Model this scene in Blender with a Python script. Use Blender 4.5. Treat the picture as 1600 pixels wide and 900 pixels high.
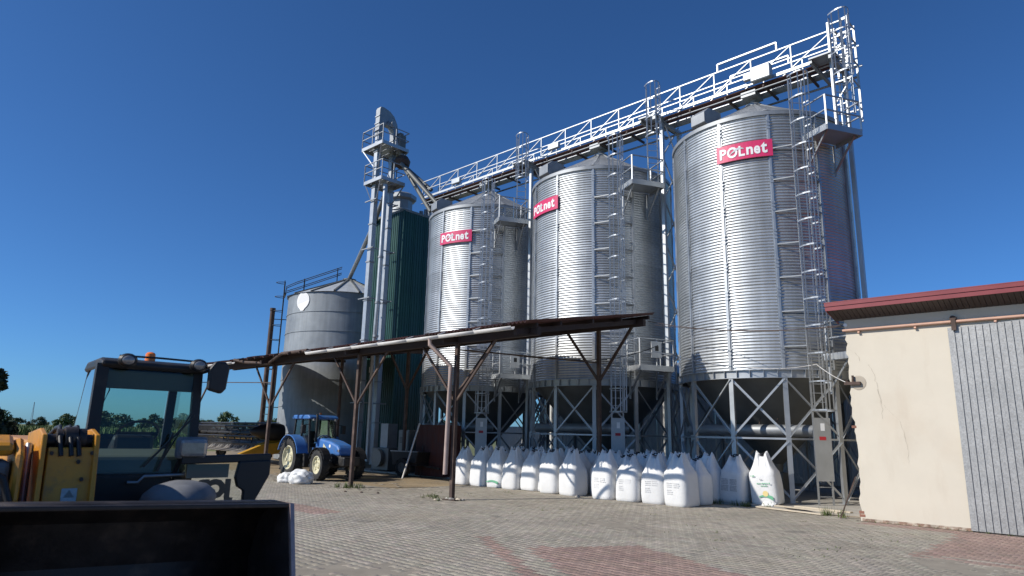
import bpy, bmesh, math, random
import numpy as np
from mathutils import Vector, Matrix
R_ = math.radians
scene = bpy.context.scene
for o in list(bpy.data.objects):
    bpy.data.objects.remove(o)
COL = scene.collection
random.seed(7)

# ------------------------------------------------------------------ camera
# World frame = the yard: +X runs along the silo row, +Y away from the camera towards the silos.
CAM_H = 2.0
FPX = 1040.0                       # focal length in pixels of a 1600 px wide picture
PITCH, ROLL, YARD = R_(12.394), R_(-1.268), R_(-43.5)
_U = np.array([math.cos(YARD), math.sin(YARD)])
_V = np.array([-_U[1], _U[0]])
_fw = np.array([0, math.cos(PITCH), math.sin(PITCH)])
_u0 = np.array([0, -math.sin(PITCH), math.cos(PITCH)])
_r0 = np.array([1.0, 0, 0])
_right = math.cos(ROLL) * _r0 - math.sin(ROLL) * _u0
_up = math.sin(ROLL) * _r0 + math.cos(ROLL) * _u0
def to_yard(p):
    return Vector((p[0] * _U[0] + p[1] * _U[1], p[0] * _V[0] + p[1] * _V[1], p[2] if len(p) > 2 else 0.0))
cam_data = bpy.data.cameras.new('camera')
cam = bpy.data.objects.new('camera', cam_data)
COL.objects.link(cam)
cr, cu_, cf = to_yard(_right), to_yard(_up), to_yard(_fw)
cam.matrix_world = Matrix(((cr.x, cu_.x, -cf.x, 0), (cr.y, cu_.y, -cf.y, 0), (cr.z, cu_.z, -cf.z, CAM_H), (0, 0, 0, 1)))
cam_data.sensor_width = 36.0
cam_data.lens = 36.0 * FPX / 1600.0
cam_data.clip_start = 0.1
cam_data.clip_end = 6000
cam_data.dof.use_dof = True
cam_data.dof.focus_distance = 26
cam_data.dof.aperture_fstop = 2.2
scene.camera = cam

# ------------------------------------------------------------------ light
SUN_EL = R_(36.0)
SUN_AZ = R_(72.0)                 # from straight behind the camera towards its left
S = to_yard((-math.sin(SUN_AZ) * math.cos(SUN_EL), -math.cos(SUN_AZ) * math.cos(SUN_EL), math.sin(SUN_EL)))
world = bpy.data.worlds.new('World')
scene.world = world
world.use_nodes = True
wn = world.node_tree.nodes
sky = wn.new('ShaderNodeTexSky')
sky.sky_type = 'NISHITA'
sky.sun_disc = False
sky.sun_elevation = SUN_EL
sky.sun_rotation = math.atan2(S.x, S.y)
sky.altitude = 150
sky.air_density = 0.75
sky.dust_density = 0.6
sky.ozone_density = 3.5
bg = wn['Background']
bg.inputs[1].default_value = 0.114
tint = wn.new('ShaderNodeMix'); tint.data_type = 'RGBA'; tint.blend_type = 'MULTIPLY'
tint.inputs[0].default_value = 1.0
tint.inputs[7].default_value = (0.40, 0.735, 1.07, 1)      # the camera's deep blue rendering of a clear sky
world.node_tree.links.new(sky.outputs[0], tint.inputs[6])
world.node_tree.links.new(tint.outputs[2], bg.inputs[0])
sun_d = bpy.data.lights.new('sun', 'SUN')
sun_d.energy = 5.0
sun_d.angle = R_(0.55)
sun_d.color = (1.0, 0.94, 0.85)
sun = bpy.data.objects.new('sun', sun_d)
COL.objects.link(sun)
sun.rotation_euler = S.to_track_quat('Z', 'Y').to_euler()
scene.view_settings.view_transform = 'Standard'
scene.view_settings.look = 'None'
scene.view_settings.exposure = 0.0
scene.view_settings.gamma = 1.0

# ------------------------------------------------------------------ materials
def mat(name, col, rough=0.6, metal=0.0, var=0.0, vscale=3.0, bump=0.0, bscale=40.0, objvar=0.0, col2=None, c2scale=1.5, c2lo=0.5, c2hi=0.7, spec=None, dist=None):
    m = bpy.data.materials.new(name)
    m.use_nodes = True
    nt = m.node_tree
    b = nt.nodes['Principled BSDF']
    b.inputs['Roughness'].default_value = rough
    b.inputs['Metallic'].default_value = metal
    if spec is not None:
        b.inputs['Specular IOR Level'].default_value = spec
    tc = nt.nodes.new('ShaderNodeTexCoord')
    rgb = nt.nodes.new('ShaderNodeRGB')
    rgb.outputs[0].default_value = (*col, 1)
    cur = rgb.outputs[0]
    L = nt.links
    geo = nt.nodes.new('ShaderNodeNewGeometry')
    def noise(scale, detail=6, rough_=0.6):
        n = nt.nodes.new('ShaderNodeTexNoise')
        n.inputs['Scale'].default_value = scale
        n.inputs['Detail'].default_value = detail
        n.inputs['Roughness'].default_value = rough_
        L.new(geo.outputs['Position'], n.inputs['Vector'])
        return n
    if col2 is not None:
        n = noise(c2scale)
        r = nt.nodes.new('ShaderNodeMapRange')
        r.inputs[1].default_value, r.inputs[2].default_value = c2lo, c2hi
        L.new(n.outputs[0], r.inputs[0])
        mx = nt.nodes.new('ShaderNodeMix'); mx.data_type = 'RGBA'
        L.new(r.outputs[0], mx.inputs[0]); L.new(cur, mx.inputs[6])
        mx.inputs[7].default_value = (*col2, 1)
        cur = mx.outputs[2]
    if var > 0 or objvar > 0:
        hsv = nt.nodes.new('ShaderNodeHueSaturation')
        L.new(cur, hsv.inputs['Color'])
        val = None
        if var > 0:
            n = noise(vscale)
            r = nt.nodes.new('ShaderNodeMapRange')
            r.inputs[1].default_value, r.inputs[2].default_value = 0.25, 0.75
            r.inputs[3].default_value, r.inputs[4].default_value = 1 - var, 1 + var
            L.new(n.outputs[0], r.inputs[0]); val = r.outputs[0]
            # roughness varies too
            r2 = nt.nodes.new('ShaderNodeMapRange')
            r2.inputs[1].default_value, r2.inputs[2].default_value = 0.25, 0.75
            r2.inputs[3].default_value, r2.inputs[4].default_value = max(0.02, rough * (1 - .3 * var * 2)), min(1, rough * (1 + .3 * var * 2))
            L.new(n.outputs[0], r2.inputs[0]); L.new(r2.outputs[0], b.inputs['Roughness'])
        if objvar > 0:
            oi = nt.nodes.new('ShaderNodeObjectInfo')
            r = nt.nodes.new('ShaderNodeMapRange')
            r.inputs[3].default_value, r.inputs[4].default_value = 1 - objvar, 1 + objvar
            L.new(oi.outputs['Random'], r.inputs[0])
            if val is None:
                val = r.outputs[0]
            else:
                mm = nt.nodes.new('ShaderNodeMath'); mm.operation = 'MULTIPLY'
                L.new(val, mm.inputs[0]); L.new(r.outputs[0], mm.inputs[1]); val = mm.outputs[0]
        L.new(val, hsv.inputs['Value'])
        cur = hsv.outputs[0]
    L.new(cur, b.inputs['Base Color'])
    if bump > 0:
        n = noise(bscale, 8)
        bp = nt.nodes.new('ShaderNodeBump')
        bp.inputs['Strength'].default_value = bump
        bp.inputs['Distance'].default_value = dist or 0.02
        L.new(n.outputs[0], bp.inputs['Height']); L.new(bp.outputs[0], b.inputs['Normal'])
    return m

M = {}
M['silo'] = mat('galvanised silo sheet', (0.46, 0.485, 0.505), 0.45, 0.80, var=0.12, vscale=1.3, objvar=0.07)
M['galv'] = mat('galvanised steel', (0.40, 0.42, 0.44), 0.48, 0.75, var=0.12, vscale=2.0)
M['galv_dull'] = mat('weathered galvanised steel', (0.29, 0.305, 0.32), 0.55, 0.6, var=0.18, vscale=2.5)
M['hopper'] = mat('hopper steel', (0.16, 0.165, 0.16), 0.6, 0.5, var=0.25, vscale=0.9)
M['rust'] = mat('rusted painted steel', (0.070, 0.045, 0.036), 0.75, 0.1, var=0.3, vscale=4, col2=(0.13, 0.085, 0.065), c2scale=3, bump=0.2, bscale=60)
M['beam'] = mat('shade darkened beam', (0.038, 0.024, 0.021), 0.75, 0.1, var=0.3, vscale=3)  # canopy beams: shade under the roof is put into this darker colour
M['rust_and_bounce'] = mat('rusted roof sheet and deck bounce', (0.085, 0.033, 0.029), 0.7, 0.1, var=0.3, vscale=2, col2=(0.05, 0.03, 0.03), c2scale=1.2)
M['gutter'] = mat('pale plastic gutter', (0.62, 0.60, 0.57), 0.5, 0, var=0.15, vscale=4)
M['downpipe'] = mat('pinkish downpipe', (0.40, 0.30, 0.26), 0.55, 0, var=0.15, vscale=4)
M['old'] = mat('old silo plate', (0.27, 0.295, 0.315), 0.6, 0.35, var=0.22, vscale=0.8, col2=(0.24, 0.26, 0.28), c2scale=0.5)
M['old_roof'] = mat('old silo roof', (0.52, 0.54, 0.54), 0.5, 0.4, var=0.12, vscale=1.5)
M['green'] = mat('green painted sheet', (0.009, 0.056, 0.044), 0.45, 0.0, var=0.25, vscale=0.8, objvar=0.06)
M['pink'] = mat('magenta sign', (0.62, 0.035, 0.13), 0.4, 0, var=0.05)
M['white'] = mat('white lettering', (0.82, 0.82, 0.82), 0.5)
M['greyink'] = mat('grey lettering', (0.52, 0.56, 0.58), 0.5)
M['bag_strap'] = mat('dark strap', (0.02, 0.02, 0.025), 0.8)
M['plaster'] = mat('beige plaster', (0.595, 0.54, 0.445), 0.85, 0, var=0.045, vscale=1.2, col2=(0.55, 0.47, 0.37), c2scale=0.35, c2lo=0.55, c2hi=0.8, bump=0.25, bscale=90, dist=0.01)
M['crack'] = mat('crack in plaster', (0.40, 0.35, 0.28), 0.9)
M['brick'] = mat('bare brick', (0.24, 0.11, 0.075), 0.9, 0, var=0.25, vscale=9, objvar=0.2, bump=0.4, bscale=70)
M['plinth'] = mat('stained plinth', (0.22, 0.14, 0.10), 0.9, 0, var=0.4, vscale=5, col2=(0.42, 0.36, 0.29), c2scale=6, c2lo=0.45, c2hi=0.6)
M['redpaint'] = mat('red painted fascia', (0.21, 0.033, 0.038), 0.45, 0, var=0.12, vscale=2)
M['soffit'] = mat('brown soffit', (0.055, 0.04, 0.035), 0.6, 0, var=0.2)
M['rail'] = mat('salmon painted pipe', (0.50, 0.30, 0.22), 0.55, 0, var=0.15, vscale=5)
M['concrete'] = mat('concrete', (0.33, 0.31, 0.275), 0.9, 0, var=0.2, vscale=1.4, bump=0.3, bscale=50)
M['soil'] = mat('sandy soil', (0.27, 0.205, 0.125), 0.95, 0, var=0.25, vscale=1.0, col2=(0.20, 0.17, 0.13), c2scale=0.6, bump=0.6, bscale=25, dist=0.03)
M['joint'] = mat('sand between pavers', (0.26, 0.23, 0.185), 0.95, 0, var=0.2, vscale=2)
M['rubber'] = mat('tyre rubber', (0.022, 0.022, 0.022), 0.85, 0, var=0.3, vscale=6, col2=(0.06, 0.055, 0.045), c2scale=4)
M['black'] = mat('black plastic', (0.012, 0.012, 0.014), 0.5, 0, var=0.2, vscale=6)
M['blackpaint'] = mat('black paint', (0.014, 0.013, 0.013), 0.55, 0, var=0.3, vscale=5, col2=(0.035, 0.032, 0.028), c2scale=5, c2lo=.5, c2hi=.75)
M['blue'] = mat('blue tractor paint', (0.045, 0.16, 0.44), 0.45, 0, var=0.12, vscale=3, col2=(0.13, 0.16, 0.22), c2scale=2.5, c2lo=.5, c2hi=.8)
M['cream'] = mat('cream wheel rim', (0.62, 0.58, 0.40), 0.5, 0, var=0.12, vscale=8)
M['yellow'] = mat('yellow machine paint', (0.55, 0.235, 0.015), 0.42, 0, var=0.1, vscale=5, col2=(0.22, 0.12, 0.045), c2scale=7, c2lo=0.52, c2hi=0.78, bump=0.08, bscale=60)
M['hyellow'] = mat('yellow header paint', (0.50, 0.27, 0.02), 0.5, 0, var=0.15, vscale=3)
M['steelgrey'] = mat('worn steel', (0.30, 0.30, 0.31), 0.4, 0.7, var=0.2, vscale=8)
M['bucket'] = mat('worn bucket plate', (0.035, 0.03, 0.03), 0.5, 0.4, var=0.35, vscale=5, col2=(0.085, 0.065, 0.055), c2scale=4, c2lo=0.52, c2hi=0.72, bump=0.15, bscale=30)
M['bucket_edge'] = mat('scuffed bucket edge', (0.36, 0.28, 0.27), 0.45, 0.5, var=0.2, vscale=12)
M['orange'] = mat('orange beacon', (0.85, 0.20, 0.02), 0.25)
M['lamp'] = mat('lamp lens', (0.34, 0.32, 0.30), 0.15, 0.3, var=0.2, vscale=20)
M['mudguard'] = mat('grey mudguard', (0.15, 0.155, 0.165), 0.6, 0, var=0.2, vscale=6)
M['paleblue'] = mat('pale blue sticker', (0.16, 0.22, 0.26), 0.4)
M['whiteplas'] = mat('white plastic sheet', (0.72, 0.72, 0.70), 0.5, 0, var=0.08, vscale=8, bump=0.3, bscale=30)
M['board'] = mat('pale timber board', (0.50, 0.43, 0.33), 0.8, 0, var=0.15, vscale=6, objvar=0.1)
M['hall'] = mat('pale corrugated hall wall', (0.56, 0.57, 0.56), 0.5, 0.1, var=0.1, vscale=1.2, objvar=0.04)
M['hallroof'] = mat('hall roof', (0.30, 0.31, 0.32), 0.5, 0.3)
M['field'] = mat('far field', (0.10, 0.12, 0.035), 0.95, 0, var=0.3, vscale=0.05, col2=(0.20, 0.17, 0.07), c2scale=0.01)
M['corn'] = mat('corn leaves', (0.085, 0.13, 0.03), 0.7, 0, var=0.3, vscale=0.4, col2=(0.22, 0.19, 0.06), c2scale=0.3, c2lo=0.5, c2hi=0.7)
M['leaf'] = mat('leaves', (0.042, 0.072, 0.022), 0.65, 0, var=0.45, vscale=0.35, objvar=.35)
M['leafdark'] = mat('dark conifer leaves', (0.018, 0.036, 0.012), 0.7, 0, var=0.4, vscale=0.6)
M['weed'] = mat('weeds', (0.09, 0.12, 0.03), 0.8, 0, var=0.4, vscale=6)
M['bark'] = mat('bark', (0.07, 0.05, 0.035), 0.9, 0, var=0.3, vscale=4)
M['doorrust'] = mat('rust brown sheet', (0.085, 0.026, 0.018), 0.8, 0, var=0.25, vscale=2)
M['greybox'] = mat('grey cabinet', (0.16, 0.17, 0.165), 0.5, 0.1, var=0.15)
M['seat'] = mat('seat fabric', (0.02, 0.02, 0.022), 0.8)
M['dash'] = mat('grey green dashboard', (0.10, 0.11, 0.10), 0.6, 0, var=0.1)
M['redlabel'] = mat('red label', (0.45, 0.02, 0.03), 0.5)
M['greenink'] = mat('green ink', (0.14, 0.40, 0.24), 0.7)
M['yellowink'] = mat('yellow ink', (0.72, 0.58, 0.26), 0.7)
M['greytext'] = mat('faded print', (0.42, 0.43, 0.44), 0.8)

def glass_mat(name, tint, amount=0.07):
    m = bpy.data.materials.new(name); m.use_nodes = True
    nt = m.node_tree
    nt.nodes.remove(nt.nodes['Principled BSDF'])
    tr = nt.nodes.new('ShaderNodeBsdfTransparent'); tr.inputs[0].default_value = (*tint, 1)
    gl = nt.nodes.new('ShaderNodeBsdfGlossy'); gl.inputs['Roughness'].default_value = 0.03
    fr = nt.nodes.new('ShaderNodeFresnel'); fr.inputs[0].default_value = 1.45
    mx = nt.nodes.new('ShaderNodeMixShader')
    nt.links.new(fr.outputs[0], mx.inputs[0]); nt.links.new(tr.outputs[0], mx.inputs[1]); nt.links.new(gl.outputs[0], mx.inputs[2])
    nt.links.new(mx.outputs[0], nt.nodes['Material Output'].inputs[0])
    return m
M['glass'] = glass_mat('tinted cab glass', (0.70, 0.82, 0.76))
M['glass_clear'] = glass_mat('door glass', (0.80, 0.84, 0.80))

# corrugated silo sheet: tiers of sheets differ a little in tone
def tier_tone(m, h, amt):
    nt = m.node_tree; L = nt.links
    b = nt.nodes['Principled BSDF']
    src = b.inputs['Base Color'].links[0].from_socket
    geo = nt.nodes.new('ShaderNodeNewGeometry')
    sx = nt.nodes.new('ShaderNodeSeparateXYZ'); L.new(geo.outputs['Position'], sx.inputs[0])
    dv = nt.nodes.new('ShaderNodeMath'); dv.operation = 'DIVIDE'; dv.inputs[1].default_value = h; L.new(sx.outputs[2], dv.inputs[0])
    fl = nt.nodes.new('ShaderNodeMath'); fl.operation = 'FLOOR'; L.new(dv.outputs[0], fl.inputs[0])
    oi = nt.nodes.new('ShaderNodeObjectInfo')
    cb = nt.nodes.new('ShaderNodeCombineXYZ'); L.new(fl.outputs[0], cb.inputs[0]); L.new(oi.outputs['Random'], cb.inputs[1])
    wnz = nt.nodes.new('ShaderNodeTexWhiteNoise'); wnz.noise_dimensions = '3D'; L.new(cb.outputs[0], wnz.inputs[0])
    r = nt.nodes.new('ShaderNodeMapRange'); r.inputs[3].default_value = 1 - amt; r.inputs[4].default_value = 1 + amt; L.new(wnz.outputs[0], r.inputs[0])
    mp = nt.nodes.new('ShaderNodeMapping'); mp.inputs['Scale'].default_value = (5.0, 5.0, 0.22); L.new(geo.outputs['Position'], mp.inputs[0])
    sn = nt.nodes.new('ShaderNodeTexNoise'); sn.inputs['Scale'].default_value = 1.0; sn.inputs['Detail'].default_value = 5; L.new(mp.outputs[0], sn.inputs['Vector'])
    r3 = nt.nodes.new('ShaderNodeMapRange'); r3.inputs[1].default_value = .3; r3.inputs[2].default_value = .7; r3.inputs[3].default_value = .86; r3.inputs[4].default_value = 1.08; L.new(sn.outputs[0], r3.inputs[0])
    mu = nt.nodes.new('ShaderNodeMath'); mu.operation = 'MULTIPLY'; L.new(r.outputs[0], mu.inputs[0]); L.new(r3.outputs[0], mu.inputs[1])
    hs = nt.nodes.new('ShaderNodeHueSaturation'); L.new(src, hs.inputs['Color']); L.new(mu.outputs[0], hs.inputs['Value'])
    L.new(hs.outputs[0], b.inputs['Base Color'])
tier_tone(M['silo'], 1.02, 0.10); tier_tone(M['old'], 60.0, 0.01)

def stains(m):
    nt = m.node_tree; L = nt.links; b = nt.nodes['Principled BSDF']
    src = b.inputs['Base Color'].links[0].from_socket
    geo = nt.nodes.new('ShaderNodeNewGeometry')
    mp = nt.nodes.new('ShaderNodeMapping'); mp.inputs['Scale'].default_value = (1.6, 1.6, 0.45); L.new(geo.outputs['Position'], mp.inputs[0])
    n1 = nt.nodes.new('ShaderNodeTexNoise'); n1.inputs['Scale'].default_value = 1.0; n1.inputs['Detail'].default_value = 9; n1.inputs['Roughness'].default_value = .65; L.new(mp.outputs[0], n1.inputs['Vector'])
    r = nt.nodes.new('ShaderNodeMapRange'); r.inputs[1].default_value = .52; r.inputs[2].default_value = .75; r.inputs[4].default_value = .45; L.new(n1.outputs[0], r.inputs[0])
    mx = nt.nodes.new('ShaderNodeMix'); mx.data_type = 'RGBA'; L.new(r.outputs[0], mx.inputs[0]); L.new(src, mx.inputs[6]); mx.inputs[7].default_value = (.47, .39, .30, 1)
    L.new(mx.outputs[2], b.inputs['Base Color'])
stains(M['plaster'])
# zinc door with spangle
def zinc():
    m = mat('spangled zinc door', (0.34, 0.34, 0.335), 0.5, 0.35, var=0.1, vscale=2, objvar=0.04)
    nt = m.node_tree; L = nt.links; b = nt.nodes['Principled BSDF']
    src = b.inputs['Base Color'].links[0].from_socket
    geo = nt.nodes.new('ShaderNodeNewGeometry')
    vo = nt.nodes.new('ShaderNodeTexVoronoi'); vo.inputs['Scale'].default_value = 34; L.new(geo.outputs['Position'], vo.inputs['Vector'])
    bw = nt.nodes.new('ShaderNodeRGBToBW'); L.new(vo.outputs['Color'], bw.inputs[0])
    r = nt.nodes.new('ShaderNodeMapRange'); r.inputs[1].default_value = .2; r.inputs[2].default_value = .8; r.inputs[3].default_value = .86; r.inputs[4].default_value = 1.15; L.new(bw.outputs[0], r.inputs[0])
    hs = nt.nodes.new('ShaderNodeHueSaturation'); L.new(src, hs.inputs['Color']); L.new(r.outputs[0], hs.inputs['Value'])
    L.new(hs.outputs[0], b.inputs['Base Color'])
    return m
M['zinc'] = zinc()

# woven bag cloth
def bagcloth():
    m = mat('white woven bag cloth', (0.72, 0.72, 0.71), 0.55, 0, var=0.05, vscale=5, objvar=0.06, bump=0.35, bscale=14, dist=0.02)
    b = m.node_tree.nodes['Principled BSDF']
    b.inputs['Subsurface Weight'].default_value = 0.0
    b.inputs['Sheen Weight'].default_value = 0.1
    return m
M['bag'] = bagcloth()

# pavers: colour from a per-paver attribute, dust and stains from noise
def paver_mat():
    m = bpy.data.materials.new('concrete pavers'); m.use_nodes = True
    nt = m.node_tree; L = nt.links; b = nt.nodes['Principled BSDF']
    b.inputs['Roughness'].default_value = 0.88
    at = nt.nodes.new('ShaderNodeAttribute'); at.attribute_name = 'tone'
    geo = nt.nodes.new('ShaderNodeNewGeometry')
    def noise(s, d=6):
        n = nt.nodes.new('ShaderNodeTexNoise'); n.inputs['Scale'].default_value = s; n.inputs['Detail'].default_value = d
        L.new(geo.outputs['Position'], n.inputs['Vector']); return n
    def rng(sock, a, b_, c, d):
        r = nt.nodes.new('ShaderNodeMapRange'); r.inputs[1].default_value, r.inputs[2].default_value, r.inputs[3].default_value, r.inputs[4].default_value = a, b_, c, d
        L.new(sock, r.inputs[0]); return r.outputs[0]
    cur = at.outputs['Color']
    hs = nt.nodes.new('ShaderNodeHueSaturation'); L.new(cur, hs.inputs['Color']); L.new(rng(noise(0.55).outputs[0], .3, .7, .84, 1.14), hs.inputs['Value']); cur = hs.outputs[0]
    mx = nt.nodes.new('ShaderNodeMix'); mx.data_type = 'RGBA'      # blown sand
    L.new(rng(noise(0.32, 8).outputs[0], .56, .74, 0, .55), mx.inputs[0]); L.new(cur, mx.inputs[6]); mx.inputs[7].default_value = (0.30, 0.255, 0.185, 1); cur = mx.outputs[2]
    mx = nt.nodes.new('ShaderNodeMix'); mx.data_type = 'RGBA'      # oil and tyre stains
    L.new(rng(noise(1.1, 7).outputs[0], .60, .72, 0, .5), mx.inputs[0]); L.new(cur, mx.inputs[6]); mx.inputs[7].default_value = (0.085, 0.08, 0.075, 1); cur = mx.outputs[2]
    hs = nt.nodes.new('ShaderNodeHueSaturation'); L.new(cur, hs.inputs['Color']); L.new(rng(noise(120, 3).outputs[0], .3, .7, .88, 1.12), hs.inputs['Value']); cur = hs.outputs[0]
    L.new(cur, b.inputs['Base Color'])
    return m
M['paver'] = paver_mat()

# ------------------------------------------------------------------ mesh helpers
def link(name, data, parent=None):
    o = bpy.data.objects.new(name, data)
    COL.objects.link(o)
    if parent is not None:
        o.parent = parent
    return o
def tag(o, label=None, cat=None, group=None, kind=None):
    if label: o['label'] = label
    if cat: o['category'] = cat
    if group: o['group'] = group
    if kind: o['kind'] = kind
    return o
def thing(name, label, cat, loc=(0, 0, 0), rotz=0.0, group=None):
    o = link(name, None)
    o.location = loc
    o.rotation_euler = (0, 0, rotz)
    o.empty_display_size = 0.3
    return tag(o, label, cat, group)
class MB:
    def __init__(s):
        s.v = []; s.f = []
    def add(s, vs, fs):
        n = len(s.v); s.v += [tuple(p) for p in vs]; s.f += [tuple(i + n for i in f) for f in fs]; return s
    def box(s, x0, x1, y0, y1, z0, z1, m=None):
        vs = [(x, y, z) for z in (z0, z1) for y in (y0, y1) for x in (x0, x1)]
        if m is not None: vs = [m @ Vector(p) for p in vs]
        return s.add(vs, [(0, 2, 3, 1), (4, 5, 7, 6), (0, 1, 5, 4), (2, 6, 7, 3), (0, 4, 6, 2), (1, 3, 7, 5)])
    def frame(s, p0, p1, ref=(0, 0, 1)):
        p0, p1 = Vector(p0), Vector(p1); z = (p1 - p0).normalized(); r = Vector(ref)
        if abs(z.dot(r)) > 0.98: r = Vector((1, 0, 0))
        x = r.cross(z).normalized(); y = z.cross(x)
        return p0, p1, x, y, z
    def bar(s, p0, p1, w, h, ref=(0, 0, 1)):
        p0, p1, x, y, z = s.frame(p0, p1, ref)
        vs = [p + x * (a * w / 2) + y * (b * h / 2) for p in (p0, p1) for a, b in ((-1, -1), (1, -1), (1, 1), (-1, 1))]
        return s.add(vs, [(0, 3, 2, 1), (4, 5, 6, 7), (0, 1, 5, 4), (1, 2, 6, 5), (2, 3, 7, 6), (3, 0, 4, 7)])
    def tube(s, p0, p1, r, n=10, r2=None, cap=True):
        p0, p1, x, y, z = s.frame(p0, p1); r2 = r if r2 is None else r2
        vs = []
        for p, q in ((p0, r), (p1, r2)):
            vs += [p + x * (q * math.cos(2 * math.pi * i / n)) + y * (q * math.sin(2 * math.pi * i / n)) for i in range(n)]
        fs = [(i, (i + 1) % n, n + (i + 1) % n, n + i) for i in range(n)]
        if cap: fs += [tuple(range(n))[::-1], tuple(range(n, 2 * n))]
        return s.add(vs, fs)
    def path(s, pts, r, n=8):
        pts = [Vector(p) for p in pts]; k0 = len(s.v); rings = []
        for i, p in enumerate(pts):
            d = (pts[min(i + 1, len(pts) - 1)] - pts[max(i - 1, 0)]).normalized()
            rf = Vector((0, 0, 1)) if abs(d.z) < .95 else Vector((1, 0, 0))
            x = rf.cross(d).normalized(); y = d.cross(x)
            rings.append([p + x * (r * math.cos(2 * math.pi * j / n)) + y * (r * math.sin(2 * math.pi * j / n)) for j in range(n)])
        vs = [v for rg in rings for v in rg]; fs = []
        for i in range(len(pts) - 1):
            fs += [(i * n + j, i * n + (j + 1) % n, (i + 1) * n + (j + 1) % n, (i + 1) * n + j) for j in range(n)]
        fs += [tuple(range(n))[::-1], tuple(range((len(pts) - 1) * n, len(pts) * n))]
        return s.add(vs, fs)
    def lathe(s, prof, n=24, axis='z', c=(0, 0, 0), a0=0.0, a1=2 * math.pi):
        full = abs(a1 - a0 - 2 * math.pi) < 1e-6; m = n if full else n + 1; vs = []
        for i in range(m):
            a = a0 + (a1 - a0) * i / n; ca, sa = math.cos(a), math.sin(a)
            for r, h in prof:
                p = {'z': (r * ca, r * sa, h), 'y': (r * ca, h, r * sa), 'x': (h, r * ca, r * sa)}[axis]
                vs.append((p[0] + c[0], p[1] + c[1], p[2] + c[2]))
        k = len(prof); fs = []
        for i in range(n):
            j = (i + 1) % m
            fs += [(i * k + q, j * k + q, j * k + q + 1, i * k + q + 1) for q in range(k - 1)]
        return s.add(vs, fs)
    def prism(s, poly, a, b, axis='y'):
        n = len(poly)
        def P(p, t): return {'y': (p[0], t, p[1]), 'x': (t, p[0], p[1]), 'z': (p[0], p[1], t)}[axis]
        vs = [P(p, a) for p in poly] + [P(p, b) for p in poly]
        return s.add(vs, [tuple(range(n))[::-1], tuple(range(n, 2 * n))] + [(i, (i + 1) % n, n + (i + 1) % n, n + i) for i in range(n)])
    def mesh(s, name, m, smooth=None):
        me = bpy.data.meshes.new(name)
        me.from_pydata(s.v, [], s.f)
        bm = bmesh.new(); bm.from_mesh(me); bmesh.ops.recalc_face_normals(bm, faces=bm.faces); bm.to_mesh(me); bm.free()
        if m is not None: me.materials.append(M[m])
        if smooth:
            me.polygons.foreach_set('use_smooth', [True] * len(me.polygons))
            me.set_sharp_from_angle(angle=R_(smooth))
        return me
    def build(s, name, m, parent=None, smooth=None, loc=None, bevel=None):
        o = link(name, s.mesh(name, m, smooth), parent)
        if loc is not None: o.location = loc
        if bevel:
            md = o.modifiers.new('bevel', 'BEVEL'); md.width = bevel; md.segments = 2; md.limit_method = 'ANGLE'; md.angle_limit = R_(40)
        return o
_unit = {}
def unit(shape, m):
    k = (shape, m)
    if k not in _unit:
        b = MB()
        if shape == 'box': b.box(-.5, .5, -.5, .5, -.5, .5)
        elif shape == 'cyl': b.tube((0, 0, -.5), (0, 0, .5), .5, 10)
        elif shape == 'angle':
            t = .14
            b.prism([(-.5, -.5), (.5, -.5), (.5, -.5 + t), (-.5 + t, -.5 + t), (-.5 + t, .5), (-.5, .5)], -.5, .5, 'z')
        elif shape == 'chan':
            t = .16
            b.prism([(-.5, -.5), (.5, -.5), (.5, .5), (.5 - t, .5), (.5 - t, -.5 + t), (-.5 + t, -.5 + t), (-.5 + t, .5), (-.5, .5)], -.5, .5, 'z')
        _unit[k] = b.mesh('unit_' + shape, m, 40 if shape == 'cyl' else None)
    return _unit[k]
def bar(name, parent, p0, p1, w, h, m, shape='box', ref=(0, 0, 1)):
    p0, p1, x, y, z = MB().frame(p0, p1, ref)
    o = link(name, unit(shape, m), parent)
    L = (p1 - p0).length; c = (p0 + p1) / 2
    o.matrix_local = Matrix(((x.x * w, y.x * h, z.x * L, c.x), (x.y * w, y.y * h, z.y * L, c.y), (x.z * w, y.z * h, z.z * L, c.z), (0, 0, 0, 1)))
    return o
def copy_tree(o, parent=None):
    c = o.copy(); COL.objects.link(c); c.parent = parent
    for ch in o.children:
        copy_tree(ch, c)
    return c
def text_mesh(body, size, extrude, m, offset=0.0, center=True):
    cu = bpy.data.curves.new('t', 'FONT'); cu.body = body; cu.size = size; cu.extrude = extrude; cu.offset = offset
    if center: cu.align_x = 'CENTER'; cu.align_y = 'CENTER'
    cu.resolution_u = 3
    o = bpy.data.objects.new('t', cu); COL.objects.link(o)
    me = bpy.data.meshes.new_from_object(o)
    bpy.data.objects.remove(o); bpy.data.curves.remove(cu)
    me.materials.clear(); me.materials.append(M[m])
    return me

# ================================================================== GROUND
g = MB(); g.add([(-3000, -3000, -.03), (3000, -3000, -.03), (3000, 3000, -.03), (-3000, 3000, -.03)], [(0, 1, 2, 3)])
tag(g.build('ground', 'field'), kind='structure')
g = MB(); NX, NY = 60, 50
for j in range(NY + 1):
    for i in range(NX + 1):
        x = -60 + 80 * i / NX; y = -25 + 63 * j / NY
        g.v.append((x, y, -0.012))
g.f = [(j * (NX + 1) + i, j * (NX + 1) + i + 1, (j + 1) * (NX + 1) + i + 1, (j + 1) * (NX + 1) + i) for j in range(NY) for i in range(NX)]
tag(g.build('yard_soil', 'soil'), kind='structure')

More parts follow.
